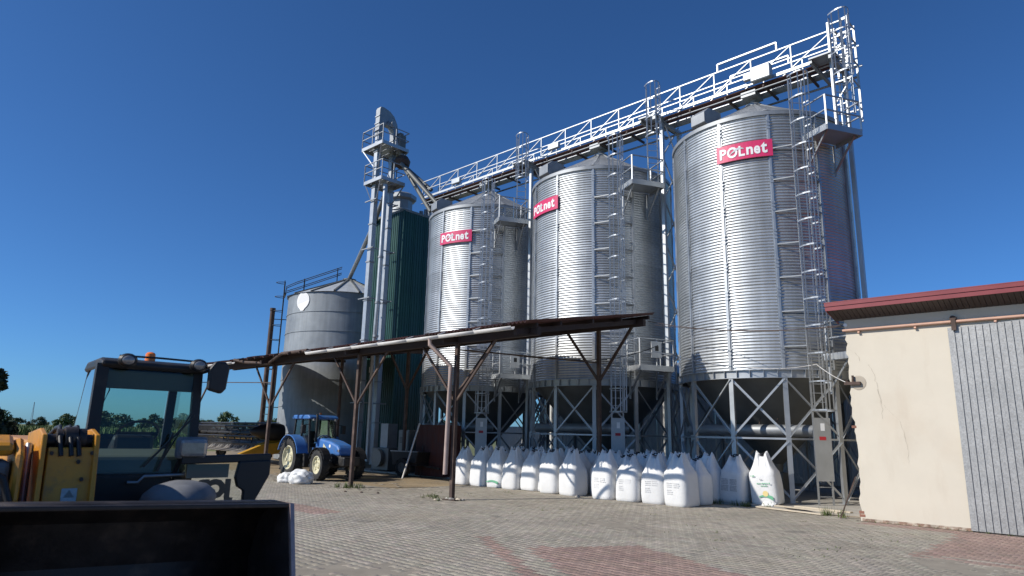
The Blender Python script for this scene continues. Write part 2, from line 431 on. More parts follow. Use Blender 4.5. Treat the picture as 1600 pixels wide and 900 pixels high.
def in_red(x, y):
    # a red panel set askew in the grey field, with one red line beside it
    p = (x + 8.52) * .840 - (y - 9.63) * .543; q = (x + 8.52) * .543 + (y - 9.63) * .840
    a = ((p > 0) & (p < 5.2) & (q > -.1) & (q < 2.15 + .12 * p)) | ((p > -1.2) & (p < 4.5) & (q > -.75) & (q < -.5))
    b_ = (x > -3.5) & (x < 3.0) & (y > 14.4) & (y < 19.4) & ~((x > -3.2) & (x < 3) & (y > 14.7) & (y < 14.95))
    b2 = (x > -5.6) & (x < -3.3) & (y > 18.75) & (y < 19.45)
    c = (x > -18.3) & (x < -15.0) & (y > 9.2) & (y < 9.9) | (x > -18.3) & (x < -15) & (y > 8.3) & (y < 8.6)
    return a | b_ | b2 | c
def pavers():
    L, A, B = 0.200, 0.095, 0.070; P = A + B
    x0, x1, y0, y1 = -33.0, 3.0, -4.0, 20.6
    out = np.array([(-.1, -A), (-.065, -A), (-.035, -B), (.035, -B), (.065, -A), (.1, -A), (.1, A), (.065, A), (.035, B), (-.035, B), (-.065, A), (-.1, A)])
    top = out * np.array([(0.2 - .013) / .2, 1]); top[:, 1] -= np.sign(out[:, 1]) * .0055
    bot = out * np.array([(0.2 - .004) / .2, 1]); bot[:, 1] -= np.sign(out[:, 1]) * .0015
    rows = int((y1 - y0) / P); cols = int((x1 - x0) / L)
    jj, ii = np.meshgrid(np.arange(rows), np.arange(cols), indexing='ij')
    cx = (x0 + ii * L + (jj % 2) * L / 2).ravel(); cy = (y0 + jj * P).ravel()
    rng = np.random.default_rng(3)
    # worn edge under the canopy, a few missing pavers in the sandy strip
    edge = 17.3 + 1.2 * np.sin(cx * .7) * .4 + rng.normal(0, .12, len(cx))
    keep = (cy < edge) | (cx > -20.5)
    sandy = (cx < -19.6) & (cy > 13.2) & (rng.random(len(cx)) < np.clip((cy - 13.2) * .42, 0, .97))
    keep &= ~sandy
    keep &= ~((cx > -5.85) & (cy > 19.42)) & ~((cx < -5.85) & (cy > 20.35))
    cx, cy = cx[keep], cy[keep]; n = len(cx)
    tz = rng.normal(0, .0009, n); tx = rng.normal(0, .004, n); ty = rng.normal(0, .004, n)
    und = .006 * np.sin(cx * .9 + 1.3 * np.sin(cy * .5)) + .006 * np.sin(cy * .8)
    V = np.zeros((n, 24, 3))
    V[:, :12, 0] = top[None, :, 0] + cx[:, None]; V[:, :12, 1] = top[None, :, 1] + cy[:, None]
    V[:, :12, 2] = (tz + und)[:, None] + tx[:, None] * top[None, :, 0] + ty[:, None] * top[None, :, 1]
    V[:, 12:, 0] = bot[None, :, 0] + cx[:, None]; V[:, 12:, 1] = bot[None, :, 1] + cy[:, None]
    V[:, 12:, 2] = V[:, :12, 2] - .004
    red = in_red(cx + rng.normal(0, .02, n), cy)
    grey = np.array([0.310, 0.278, 0.226]); redc = np.array([0.285, 0.200, 0.165])
    tone = np.where(red[:, None], redc[None], grey[None]) * (1 + rng.normal(0, .085, n))[:, None]
    tone *= np.array([1, 1, 1])[None] + rng.normal(0, .015, (n, 3))
    return V, tone, cx, cy
PV, PT, PCX, PCY = pavers()
_side = [(i, 12 + i, 12 + (i + 1) % 12, (i + 1) % 12) for i in range(12)]
def paver_mesh(name, sel):
    V = PV[sel]; n = len(V); me = bpy.data.meshes.new(name)
    nl = n * (12 + 48)
    me.vertices.add(n * 24); me.vertices.foreach_set('co', V.reshape(-1))
    base = (np.arange(n) * 24)[:, None]
    loops = np.concatenate([np.arange(12)] + [np.array(q) for q in _side])
    me.loops.add(nl); me.loops.foreach_set('vertex_index', (base + loops[None]).reshape(-1).astype(np.int32))
    st = np.concatenate([[0], 12 + 4 * np.arange(12)])
    me.polygons.add(n * 13); me.polygons.foreach_set('loop_start', ((np.arange(n) * 60)[:, None] + st[None]).reshape(-1).astype(np.int32))
    me.update(calc_edges=True)
    at = me.attributes.new('tone', 'FLOAT_COLOR', 'POINT')
    c = np.ones((n, 24, 4), dtype=np.float32); c[:, :, :3] = PT[sel][:, None, :]
    at.data.foreach_set('color', c.reshape(-1))
    me.materials.append(M['paver'])
    return me
# joint bed, then the pavers: the ones showing largest are single objects
g = MB()
for j in range(3):
    for i in range(3):
        g.v.append((-33 + 18 * i, -4 + 12.2 * j, -0.0075 - 0.006))
g.f = [(j * 3 + i, j * 3 + i + 1, (j + 1) * 3 + i + 1, (j + 1) * 3 + i) for j in range(2) for i in range(2)]
g = MB(); g.add([(-20.2, -4.2, -.011), (3.1, -4.2, -.011), (3.1, 20.4, -.011), (-20.2, 20.4, -.011), (-33.2, -4.2, -.011), (-33.2, 15.4, -.011), (-20.2, 15.4, -.011)], [(0, 1, 2, 3), (4, 0, 6, 5)])
paving = tag(g.build('paving', 'joint'), kind='structure')
# visible frame test for the nearest pavers
def pix(x, y, z=0.0):
    X = x * _U[0] + y * _V[0]; Y = x * _U[1] + y * _V[1]
    d = np.stack([X, Y, np.full_like(X, z - CAM_H)], -1); zc = d @ _fw
    return 800 + FPX * (d @ _right) / zc, 450 - FPX * (d @ _up) / zc, zc
px, py, zc = pix(PCX, PCY)
vis = (zc > 1) & (px > 470) & (px < 1600) & (py < 898)
order = np.argsort(np.where(vis, zc, 1e9))
near = order[:300]
mask = np.ones(len(PCX), bool); mask[near] = False
tag(link('paver_field', paver_mesh('paver_field', np.nonzero(mask)[0]), paving), kind='stuff')
for k in near:
    o = link('paver', paver_mesh('paver', np.array([k])), paving)

# concrete slab under the silos, with a worn edge
b = MB()
xs = np.linspace(-31.0, -5.95, 40); front = [(x, 20.62 + .05 * math.sin(x * 3.1) + random.uniform(-.03, .03)) for x in xs]
b.prism(front + [(-5.95, 30.6), (-31.0, 30.6)], -.02, .055, 'z')
tag(b.build('concrete_slab', 'concrete'), kind='structure')

# ================================================================== SILOS
SR, ZR, ZE, ZA, CV = 3.253, 4.29, 13.50, 15.35, 24.99
SILO_U = {'c': -10.21, 'b': -17.93, 'a': -25.65}
def pol(r, a, z=0.0):
    a = R_(a); return Vector((r * math.sin(a), -r * math.cos(a), z))
def silo_meshes():
    d = {}
    # one corrugated wall panel: 30 degrees, from 0.25 to 29.75
    pitch, amp, per = 0.1083, 0.016, 6
    nz = int(round((ZE - ZR) / pitch)) * per; na = 8; b = MB()
    for k in range(nz + 1):
        z = ZR + (ZE - ZR) * k / nz
        r = SR + amp * math.cos(2 * math.pi * k / per) + .007 * (1 - (k % (per * 9)) / (per * 9))
        for i in range(na + 1):
            b.v.append(tuple(pol(r, 0.2 + 29.6 * i / na, z)))
    b.f = [(k * (na + 1) + i, k * (na + 1) + i + 1, (k + 1) * (na + 1) + i + 1, (k + 1) * (na + 1) + i) for k in range(nz) for i in range(na)]
    d['panel'] = b.mesh('wall_panel', 'silo', 80)
    # upright column: hat section with punched bracket plates every tier
    b = MB()
    w, t = .075, .05
    def xf(x, y, z): return pol(SR + .012 + y, math.degrees(x / SR), z)
    sec = [(-w, 0), (-w, .012), (-w * .45, .012), (-w * .45, t), (w * .45, t), (w * .45, .012), (w, .012), (w, 0)]
    n = len(sec)
    for z in (ZR + .02, ZE + .03): b.v += [tuple(xf(x, y, z)) for x, y in sec]
    b.f += [(i, (i + 1) % n, n + (i + 1) % n, n + i) for i in range(n)] + [tuple(range(n))[::-1], tuple(range(n, 2 * n))]
    z = ZR + .4
    while z < ZE - .3:
        for hz in (0, .13, .26):
            b.add([xf(x, y, z + hz + dz) for dz in (0, .07) for x, y in ((-.055, t), (.055, t), (.055, t + .014), (-.055, t + .014))], [(0, 1, 2, 3), (7, 6, 5, 4), (0, 4, 5, 1), (1, 5, 6, 2), (2, 6, 7, 3), (3, 7, 4, 0)])
        z += 1.02
    d['column'] = b.mesh('column', 'galv')
    # roof sheet with raised rib at its edge
    b = MB(); n = 6
    for r, z in ((SR + .06, ZE + .03), (1.8, ZE + (ZA - ZE) * (SR - 1.8) / (SR - .3)), (.3, ZA)):
        for i in range(n + 1):
            a = 30 * i / n; lift = .05 if i in (0, n) else 0
            b.v.append(tuple(pol(r, a, z + lift)))
    b.f = [(k * (n + 1) + i, k * (n + 1) + i + 1, (k + 1) * (n + 1) + i + 1, (k + 1) * (n + 1) + i) for k in range(2) for i in range(n)]
    d['roof'] = b.mesh('roof_sheet', 'galv_dull')
    b = MB()      # eave skirt
    b.lathe([(SR + .03, ZE - .10), (SR + .075, ZE - .10), (SR + .075, ZE + .05), (SR + .03, ZE + .05)], 48)
    d['eave'] = b.mesh('eave_ring', 'galv_dull', 40)
    b = MB()      # ring beam under the wall with little stiffener plates
    b.lathe([(SR - .02, ZR - .28), (SR + .10, ZR - .28), (SR + .10, ZR - .265), (SR + .02, ZR - .265), (SR + .02, ZR - .02), (SR + .10, ZR - .02), (SR + .10, ZR), (SR - .02, ZR)], 48)
    d['ring'] = b.mesh('ring_beam', 'galv', 30)
    b = MB(); b.box(-.006, .006, -SR - .095, -SR - .01, ZR - .27, ZR - .015)
    d['stiff'] = b.mesh('stiffener', 'galv')
    b = MB()
    b.lathe([(SR - .02, ZR - .05), (1.75, 2.72), (.28, 1.15), (.24, .9), (.30, .85)], 36)
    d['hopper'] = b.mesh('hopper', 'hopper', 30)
    b = MB(); b.lathe([(0.0, ZA + .1), (.34, ZA + .08), (.34, ZA - .04), (.42, ZA - .06)], 20)
    d['cap'] = b.mesh('roof_cap', 'galv_dull', 30)
    return d
SM = silo_meshes()

def caged_ladder(name, label, group, origin, ang, z0, z1, cage0, r=0.0, gate=True, width=.46):
    """ladder standing at origin; outward direction = ang (silo polar angle)"""
    t = thing(name, label, 'ladder', origin, 0, group)
    o = pol(1, ang); tg = Vector((math.cos(R_(ang)), math.sin(R_(ang)), 0))
    for s in (-1, 1):
        bar('rail', t, tg * (s * width / 2) + Vector((0, 0, z0)), tg * (s * width / 2) + Vector((0, 0, z1)), .055, .035, 'galv', 'box', o)
    z = z0 + .25
    while z < z1 - .9:
        bar('rung', t, tg * (-width / 2) + Vector((0, 0, z)), tg * (width / 2) + Vector((0, 0, z)), .028, .028, 'galv', 'cyl'); z += .29
    # hoops
    if 'hoop' not in SM or SM['hoop'][1] != ang:
        b = MB(); pts = []
        for i in range(13):
            a = math.pi * i / 12
            pts.append(tg * (-.36 * math.cos(a) * (1 if 0 < i < 12 else .66)) + o * (.70 * math.sin(a)))
        for i in range(12):
            b.bar(pts[i] + Vector((0, 0, 0)), pts[i + 1], .007, .05)
        SM['hoop'] = (b.mesh('cage_hoop', 'galv'), ang)
    z = cage0
    zs = []
    while z <= z1 + .01:
        h = link('cage_hoop', SM['hoop'][0], t); h.location = (0, 0, z); zs.append(z); z += (z1 - cage0) / max(1, round((z1 - cage0) / .92))
    for k in range(1, 12, 2) if False else (2, 4, 6, 8, 10):
        a = math.pi * k / 12
        p = tg * (-.352 * math.cos(a)) + o * (.688 * math.sin(a))
        bar('cage_bar', t, p + Vector((0, 0, cage0)), p + Vector((0, 0, z1)), .04, .007, 'galv', 'box', o)
    if gate:
        b = MB(); c = [tg * (-.27) + o * .06, tg * .27 + o * .06, tg * .27 + o * .085, tg * (-.27) + o * .085]
        b.add([p + Vector((0, 0, zz)) for zz in (.78, 2.72) for p in c], [(3, 2, 1, 0), (4, 5, 6, 7), (0, 1, 5, 4), (1, 2, 6, 5), (2, 3, 7, 6), (3, 0, 4, 7)])
        gt = b.build('ladder_gate', 'galv', t)
        b = MB(); c = [tg * (-.11) + o * .087, tg * .10 + o * .087, tg * .10 + o * .09, tg * (-.11) + o * .09]
        b.add([p + Vector((0, 0, zz)) for zz in (2.03, 2.14) for p in c], [(3, 2, 1, 0), (4, 5, 6, 7), (0, 1, 5, 4), (1, 2, 6, 5), (2, 3, 7, 6), (3, 0, 4, 7)])
        b.build('warning_label', 'redlabel', gt)
        b = MB(); c = [tg * (-.05) + o * .087, tg * .08 + o * .087, tg * .08 + o * .09, tg * (-.05) + o * .09]
        b.add([p + Vector((0, 0, zz)) for zz in (2.32, 2.55) for p in c], [(3, 2, 1, 0), (4, 5, 6, 7), (0, 1, 5, 4), (1, 2, 6, 5), (2, 3, 7, 6), (3, 0, 4, 7)])
        b.build('notice', 'white', gt)
    return t

def service_platform(label, group, c, ang, z, wt=1.7, dr=1.0, panel=False, r0=SR + .05, m='galv'):
    """bracketed platform on a silo wall; c = silo axis"""
    o = pol(1, ang); tg = Vector((math.cos(R_(ang)), math.sin(R_(ang)), 0))
    t = thing('service_platform', label, 'platform', (c[0], c[1], 0), 0, group)
    def P(a, d, zz): return o * (r0 + d) + tg * a + Vector((0, 0, zz))
    h = wt / 2
    b = MB()
    b.add([P(a, d, zz) for zz in (z - .04, z) for a, d in ((-h, 0.02), (h, 0.02), (h, dr), (-h, dr))], [(3, 2, 1, 0), (4, 5, 6, 7), (0, 1, 5, 4), (1, 2, 6, 5), (2, 3, 7, 6), (3, 0, 4, 7)])
    b.build('deck', m, t)
    for a0, d0, a1, d1 in ((-h, dr, h, dr), (-h, 0, -h, dr), (h, 0, h, dr)):
        bar('edge_beam', t, P(a0, d0, z - .06), P(a1, d1, z - .06), .05, .22, m)
    for a, d in ((-h, dr), (0, dr), (h, dr), (-h, .1), (h, .1)):
        bar('post', t, P(a, d, z), P(a, d, z + 1.1), .05, .05, m)
    for zz in (.55, 1.1):
        bar('rail', t, P(-h, dr, z + zz), P(h, dr, z + zz), .05, .04, m)
        for s in (-h, h):
            bar('rail', t, P(s, .1, z + zz), P(s, dr, z + zz), .05, .04, m)
    for s in (-h * .8, h * .8):
        bar('bracket', t, P(s, -.02, z - 1.15), P(s, dr * .85, z - .1), .06, .06, 'galv_dull')
        bar('bracket', t, P(s, 0.02, z - 1.25), P(s, 0.02, z - .1), .06, .06, 'galv_dull')
    if panel:
        b = MB(); b.add([P(a, d, zz) for zz in (z + .35, z + 1.0) for a, d in ((-.25, dr - .03), (.2, dr - .03), (.2, dr + .03), (-.25, dr + .03))], [(3, 2, 1, 0), (4, 5, 6, 7), (0, 1, 5, 4), (1, 2, 6, 5), (2, 3, 7, 6), (3, 0, 4, 7)])
        pb = b.build('control_box', 'hall', t)
        b = MB(); b.add([P(a, d, zz) for zz in (z + .62, z + .82) for a, d in ((-.1, dr + .031), (.06, dr + .031), (.06, dr + .036), (-.1, dr + .036))], [(3, 2, 1, 0), (4, 5, 6, 7), (0, 1, 5, 4), (1, 2, 6, 5), (2, 3, 7, 6), (3, 0, 4, 7)])
        b.build('pictogram', 'black', pb)
    return t

def silo_sign(c, a0, a1, z0, z1, label):
    t = thing('silo_sign', label, 'sign', (c[0], c[1], 0), 0, 'maker signs on the silos')
    r = SR + .085; n = 14; b = MB()
    for rr in (r, r + .03):
        for z in (z0, z1):
            for i in range(n + 1):
                b.v.append(tuple(pol(rr, a0 + (a1 - a0) * i / n, z)))
    k = n + 1
    for i in range(n):
        b.f += [(i, i + 1, k + i + 1, k + i), (2 * k + i, 3 * k + i, 3 * k + i + 1, 2 * k + i + 1), (i, 2 * k + i, 2 * k + i + 1, i + 1), (k + i, k + i + 1, 3 * k + i + 1, 3 * k + i)]
    b.f += [(0, k, 3 * k, 2 * k), (n, 2 * k + n, 3 * k + n, k + n)]
    b.build('board', 'pink', t)
    arc = R_(a1 - a0) * r
    def bend(me, x0, zc, rr, sx=1.0):
        for v in me.vertices:
            a = math.degrees((v.co.x * sx + x0) / r) + (a0 + a1) / 2
            v.co = pol(rr + v.co.z, a, zc + v.co.y)
        me.update()
    zc = (z0 + z1) / 2; hh = z1 - z0
    def glyph(ch, f0, f1, h0, h1):
        me = text_mesh(ch, 1.0, .006, 'white', .03)
        xs_ = [v.co.x for v in me.vertices]; ys_ = [v.co.y for v in me.vertices]
        xa, xb, ya, yb = min(xs_), max(xs_), min(ys_), max(ys_)
        for v in me.vertices:
            v.co.x = (f0 + (f1 - f0) * (v.co.x - xa) / (xb - xa) - .5) * arc
            v.co.y = (h0 + (h1 - h0) * (v.co.y - ya) / (yb - ya) - .5) * hh
        bend(me, 0, zc, r + .038); link('letter', me, t)
    glyph('P', .065, .195, .17, .80); glyph('O', .205, .395, .15, .82); glyph('L', .415, .525, .17, .80)
    glyph('n', .55, .665, .19, .66); glyph('e', .68, .79, .18, .67); glyph('t', .80, .91, .19, .84)
    # grey swoosh across the O and the L
    b = MB(); pts = []
    for i in range(9):
        u = i / 8; pts.append((-.25 * arc + .26 * arc * u, -.14 * hh + .30 * hh * math.sin(u * 2.2), .055 * hh * math.sin(math.pi * u) + .008))
    vs = []
    for x, y, w in pts: vs += [(x, y + w, 0), (x, y - w, 0)]
    b.add(vs, [(2 * i, 2 * i + 1, 2 * i + 3, 2 * i + 2) for i in range(8)])
    me = b.mesh('swoosh', 'greyink'); bend(me, 0, zc, r + .048); link('swoosh', me, t)
    return t

def make_silo(key, label, ladlab, uplab, loplab, toplab, first=None):
    cu = SILO_U[key]; c = (cu, CV)
    t = thing('grain_silo', label, 'silo', (cu, CV, 0), 0, 'hopper bottom grain silos')
    for k in range(12):
        for nm, me in (('wall_panel', 'panel'), ('column', 'column'), ('roof_sheet', 'roof')):
            o = link(nm, SM[me], t); o.rotation_euler.z = R_(30 * k)
    for nm, me in (('eave_ring', 'eave'), ('ring_beam', 'ring'), ('hopper', 'hopper'), ('roof_cap', 'cap')):
        link(nm, SM[me], t)
    for k in range(48):
        o = link('stiffener', SM['stiff'], t); o.rotation_euler.z = R_(7.5 * k + 3.75)
    rl = SR + .02; zt, zm, zb = ZR - .30, 2.05, .06
    for k in range(12):
        a = 30 * k; p, q = pol(rl, a), pol(rl, a + 30); o = pol(1, a)
        bar('leg', t, p + Vector((0, 0, .055)), p + Vector((0, 0, ZR - .27)), .15, .11, 'galv', 'chan', -o)
        bar('foot_plate', t, p + Vector((0, 0, .05)), p + Vector((0, 0, .075)), .3, .26, 'galv_dull', 'box', o)
        oo = pol(.035, a + 15)
        for z0, z1 in ((zt, zm + .07), (zm - .07, zb + .12)):
            bar('brace', t, p + oo + Vector((0, 0, z0)), q + oo + Vector((0, 0, z1)), .07, .05, 'galv', 'angle', pol(1, a + 15))
            bar('brace', t, p + oo * 2.2 + Vector((0, 0, z1)), q + oo * 2.2 + Vector((0, 0, z0)), .07, .05, 'galv', 'angle', pol(1, a + 15))
        bar('tie', t, p + Vector((0, 0, zm)), q + Vector((0, 0, zm)), .06, .06, 'galv', 'angle')
    # aeration duct in front of the hopper
    b = MB(); b.path([(-2.35, -1.75, 2.32), (-1.9, -2.05, 2.32), (2.1, -2.05, 2.32), (2.5, -1.7, 2.32)], .20, 14)
    b.build('air_duct', 'galv_dull', t, 40)
    for x in (-.15, .35, .95):
        bar('valve_rod', t, (x, -2.05, 2.5), (x + .05, -2.05, 2.72), .03, .03, 'rust', 'cyl')
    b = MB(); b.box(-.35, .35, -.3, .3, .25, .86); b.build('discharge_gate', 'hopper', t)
    # roof vent: hooded box at the eave
    o = pol(1, -14); tg = Vector((math.cos(R_(-14)), math.sin(R_(-14)), 0)); b = MB()
    prof = [(-.62, .02), (-.2, -.18), (.15, -.05), (.35, .28), (.32, .62), (-.35, .66), (-.62, .42)]
    b.add([o * (SR - .35 - 0 + p[0] * -1 - .1) + tg * s + Vector((0, 0, ZE + .12 + p[1])) for s in (-.33, .33) for p in prof],
          [tuple(range(7)), tuple(range(7, 14))[::-1]] + [(i, (i + 1) % 7, 7 + (i + 1) % 7, 7 + i) for i in range(7)])
    b.build('roof_vent', 'galv_dull', t, bevel=.02)
    # ladder stays and stiffener straps between the 30 degree column and the ladder
    for k in range(9):
        z = ZR + .75 + k * 1.02 * 1.15
        if z > ZE - .5: break
        bar('ladder_stay', t, pol(SR + .07, 30.8, z), pol(SR + .36, 41.5, z), .04, .04, 'galv_dull')
        bar('ladder_stay', t, pol(SR + .07, 59.2, z), pol(SR + .36, 48.5, z), .04, .04, 'galv_dull')
        b = MB()
        for rr in (SR + .012, SR + .04):
            for zz in (z - .03, z + .03):
                for i in range(9): b.v.append(tuple(pol(rr, 31 + 28 * i / 8, zz)))
        for i in range(8):
            b.f += [(i, i + 1, 10 + i, 9 + i), (18 + i, 27 + i, 28 + i, 19 + i), (i, 18 + i, 19 + i, i + 1), (9 + i, 10 + i, 28 + i, 27 + i)]
        b.build('strap', 'galv_dull', t)
    lp = pol(SR + .38, 45)
    caged_ladder('caged_ladder', ladlab, 'caged ladders up the silo walls', (cu + lp.x, CV + lp.y, 0), 45, .06, 14.55, 2.95)
    service_platform(toplab, 'platforms at the silo eaves', c, 62, 12.45, 1.5, 1.15)
    service_platform(loplab, 'platforms at the silo ring beams', c, 66, 4.75, 1.6, 1.0, panel=True)
    up = pol(SR + .72, 70)
    caged_ladder('caged_ladder', uplab, 'caged ladders up to the conveyor walkway', (cu + up.x, CV + up.y, 0), 45, 12.45, 17.1, 14.7, gate=False, width=.44)
    return t
make_silo('c', 'corrugated galvanised hopper silo standing right beside the beige building', 'caged ladder up the silo beside the beige building', 'upper caged ladder to the walkway end above the beige building',
          'low railed platform half hidden behind the beige building', 'railed platform at the eave of the silo beside the beige building')
make_silo('b', 'corrugated galvanised hopper silo standing between two similar silos', 'caged ladder up the middle silo of the row', 'upper caged ladder from the middle silo platform to the walkway',
          'low railed platform with control box on the middle silo', 'railed platform at the eave of the middle silo')
make_silo('a', 'corrugated galvanised hopper silo standing beside the green dryer', 'caged ladder up the silo beside the green dryer', 'upper caged ladder from the dryer side silo to the walkway',
          'low railed platform with control box on the silo beside the green dryer', 'railed platform at the eave of the silo beside the green dryer')
silo_sign((SILO_U['c'], CV), -1.8, 31.5, 11.80, 12.43, 'magenta maker sign on the silo beside the beige building')
silo_sign((SILO_U['b'], CV), -32.0, 1.5, 11.80, 12.43, 'magenta maker sign on the middle silo')
silo_sign((SILO_U['a'], CV), -1.8, 31.5, 11.53, 12.16, 'magenta maker sign on the silo beside the green dryer')

# ================================================================== CONVEYOR CATWALK
cw = thing('conveyor_catwalk', 'long galvanised conveyor walkway with lattice railing above the silos', 'walkway', (-18, CV, 0))
X0, X1, ZB, ZT = -30.9 + 18, -6.75 + 18, 16.1, 17.15
yn, yf = -.62, .62
for y in (yn, yf):
    bar('bottom_chord', cw, (X0, y, ZB), (X1, y, ZB), .06, .12, 'galv')
    bar('top_rail', cw, (X0, y, ZT), (X1, y, ZT), .045, .045, 'galv')
    bar('mid_rail', cw, (X0, y, ZB + .52), (X1, y, ZB + .52), .04, .04, 'galv')
    n = 15; st = (X1 - X0) / n
    for i in range(n + 1):
        x = X0 + st * i
        bar('railing_post', cw, (x, y, ZB + .06), (x, y, ZT), .05, .04, 'galv')
        if i < n:
            bar('diagonal', cw, (x + .04, y, ZB + .1), (x + st - .04, y, ZT - .03), .045, .03, 'galv')
b = MB(); b.box(X0, X1, -.57, .05, ZB - .14, ZB - .10); b.build('walk_deck', 'rust_and_bounce', cw)  # brown imitates the ground reflected in the underside of the galvanised deck
b = MB(); b.box(X0 - .5, X1 + .2, .12, .52, ZB - .22, ZB + .26); b.build('conveyor_housing', 'galv', cw)
i = 0
x = X0 + .5
while x < X1:
    bar('cross_beam', cw, (x, -.75, ZB - .33), (x, .75, ZB - .33), .07, .10, 'rust'); x += st / 1.0
bar('lower_pipe', cw, (X0, .75, ZB - .45), (X1 + .35, .75, ZB - .45), .09, .09, 'galv_dull', 'cyl')
bar('lower_pipe', cw, (X0, -.70, ZB - .40), (X1 + .35, -.70, ZB - .40), .06, .06, 'galv_dull', 'cyl')
# raised drive housing near the beige building end
for y in (yn, yf):
    bar('top_rail', cw, (-8.9 + 18, y, ZT + .35), (-11.4 + 18, y, ZT + .35), .06, .06, 'galv')
    for x in (-8.9 + 18, -11.4 + 18):
        bar('railing_post', cw, (x, y, ZT), (x, y, ZT + .35), .06, .06, 'galv')
b = MB(); b.box(-9.9 + 18, -9.1 + 18, -.95, -.62, ZB - .1, ZB + .5); b.build('drive_motor', 'galv', cw, bevel=.04)
for x in (-9.9, -20.3, -27.7):
    b = MB(); b.box(x + 18 - .35, x + 18 + .35, -.82, -.63, ZB + .12, ZB + .42); b.build('gate_drive', 'galv', cw, bevel=.03)
# end frame overhanging the last silo
for y in (yn, yf):
    bar('end_beam', cw, (X1, y, ZB - .1), (X1 + .55, y, ZB - .1), .06, .06, 'galv')
    bar('end_beam', cw, (X1, y, ZB + .75), (X1 + .5, y, ZB + .75), .05, .05, 'galv')
bar('end_beam', cw, (X1, yn, ZT), (X1, yf, ZT), .06, .06, 'galv')
for x in (X1 - .1, X1 + .55):
    for y in (-.95, -.1):
        bar('end_post', cw, (x, y, 13.4), (x, y, ZT + .15), .07, .07, 'galv')
for zz in (13.9, 14.8, 15.7, 16.6, 17.2):
    for p_, q_ in (((X1 - .1, -.95), (X1 + .55, -.95)), ((X1 + .55, -.95), (X1 + .55, -.1)), ((X1 - .1, -.1), (X1 + .55, -.1))):
        bar('end_rung', cw, (*p_, zz), (*q_, zz), .045, .045, 'galv')
for z0_ in (13.9, 15.7):
    bar('end_brace', cw, (X1 - .1, -.97, z0_), (X1 + .55, -.97, z0_ + .9), .04, .04, 'galv')
for s in SILO_U.values():
    b = MB(); b.tube((s + 18, 0, ZA - .02), (s + 18, 0, ZB - .1), .16, 14); b.build('drop_pipe', 'galv_dull', cw, 40)
    b = MB(); b.box(s + 18 - .3, s + 18 + .3, -.5, .3, ZB - .42, ZB - .2); b.build('slide_gate', 'galv_dull', cw)
# columns carrying the walkway between the silos, with cross platforms
for k, x in enumerate((-21.79, -14.07, -6.72)):
    t = thing('support_column', ['steel column under the walkway between the dryer side silo and the middle silo', 'steel column under the walkway between the middle silo and the end silo', 'steel column under the walkway end above the beige building'][k], 'column', (x, CV, 0), 0, 'columns under the walkway')
    for y in ((-.75, .75) if k < 2 else (.1,)):
        bar('upright', t, (0, y, .055), (0, y, ZB - .3), .16, .14, 'galv', 'box')
    z = .4 if k < 2 else 99
    while z < ZB - 2.0:
        bar('lacing', t, (0, -.75, z), (0, .75, z + 1.9), .05, .05, 'galv'); bar('lacing', t, (.03, .75, z), (.03, -.75, z + 1.9), .05, .05, 'galv'); z += 1.95
    bar('cross_head', t, (0, -1.4, ZB - .42), (0, .9, ZB - .42), .14, .16, 'galv_dull')
    bar('cross_head', t, (-.7, -1.4, ZB - .40), (-.7, .9, ZB - .40), .10, .12, 'galv_dull')
    b = MB(); b.box(-.75, .15, -1.45, -.72, ZB - .32, ZB - .26); b.build('landing', 'galv_dull', t)

# ================================================================== BUCKET ELEVATOR
EU, EV = -33.45, 23.2
el = thing('bucket_elevator', 'tall twin-trunk galvanised bucket elevator with two railed decks beside the dryer', 'elevator', (EU, EV, 0))
for y in (-.6, .55):
    z = .1
    while z < 20.4:
        z2 = min(z + 2.4, 20.4)
        b = MB(); b.box(-.17, .17, y - .15, y + .15, z, z2 - .012); b.build('trunk', 'galv', el, bevel=.01)
        b = MB(); b.box(-.21, .21, y - .19, y + .19, z2 - .05, z2 + .03); b.build('trunk_flange', 'galv_dull', el)
        z = z2
b = MB()
pr = [(-.78, 20.4), (-.78, 22.15), (-.72, 22.32), (-.5, 22.36), (0.0, 22.25), (.35, 22.0), (.62, 21.55), (.76, 20.9), (.78, 20.4), (.40, 20.4), (.38, 20.9), (.2, 21.25), (-.25, 21.25), (-.42, 20.9), (-.42, 20.4)]
b.prism(pr, -.22, .22, 'x'); b.build('head', 'galv_dull', el, bevel=.015)
for zz in (20.7, 21.2, 21.7):
    bar('head_band', el, (-.235, -.80, zz), (.235, -.80, zz), .05, .05, 'galv')
b = MB(); b.tube((.22, 0.1, 21.3), (.62, 0.1, 21.3), .2, 14); b.tube((.3, .1, 21.3), (.36, .1, 21.3), .3, 14); b.build('head_motor', 'galv_dull', el, 40)
b = MB(); b.box(.15, .75, .55, 1.0, 19.75, 20.7); b.box(.25, .6, .62, .9, 20.7, 20.9); b.build('gear_box', 'hopper', el, bevel=.02)
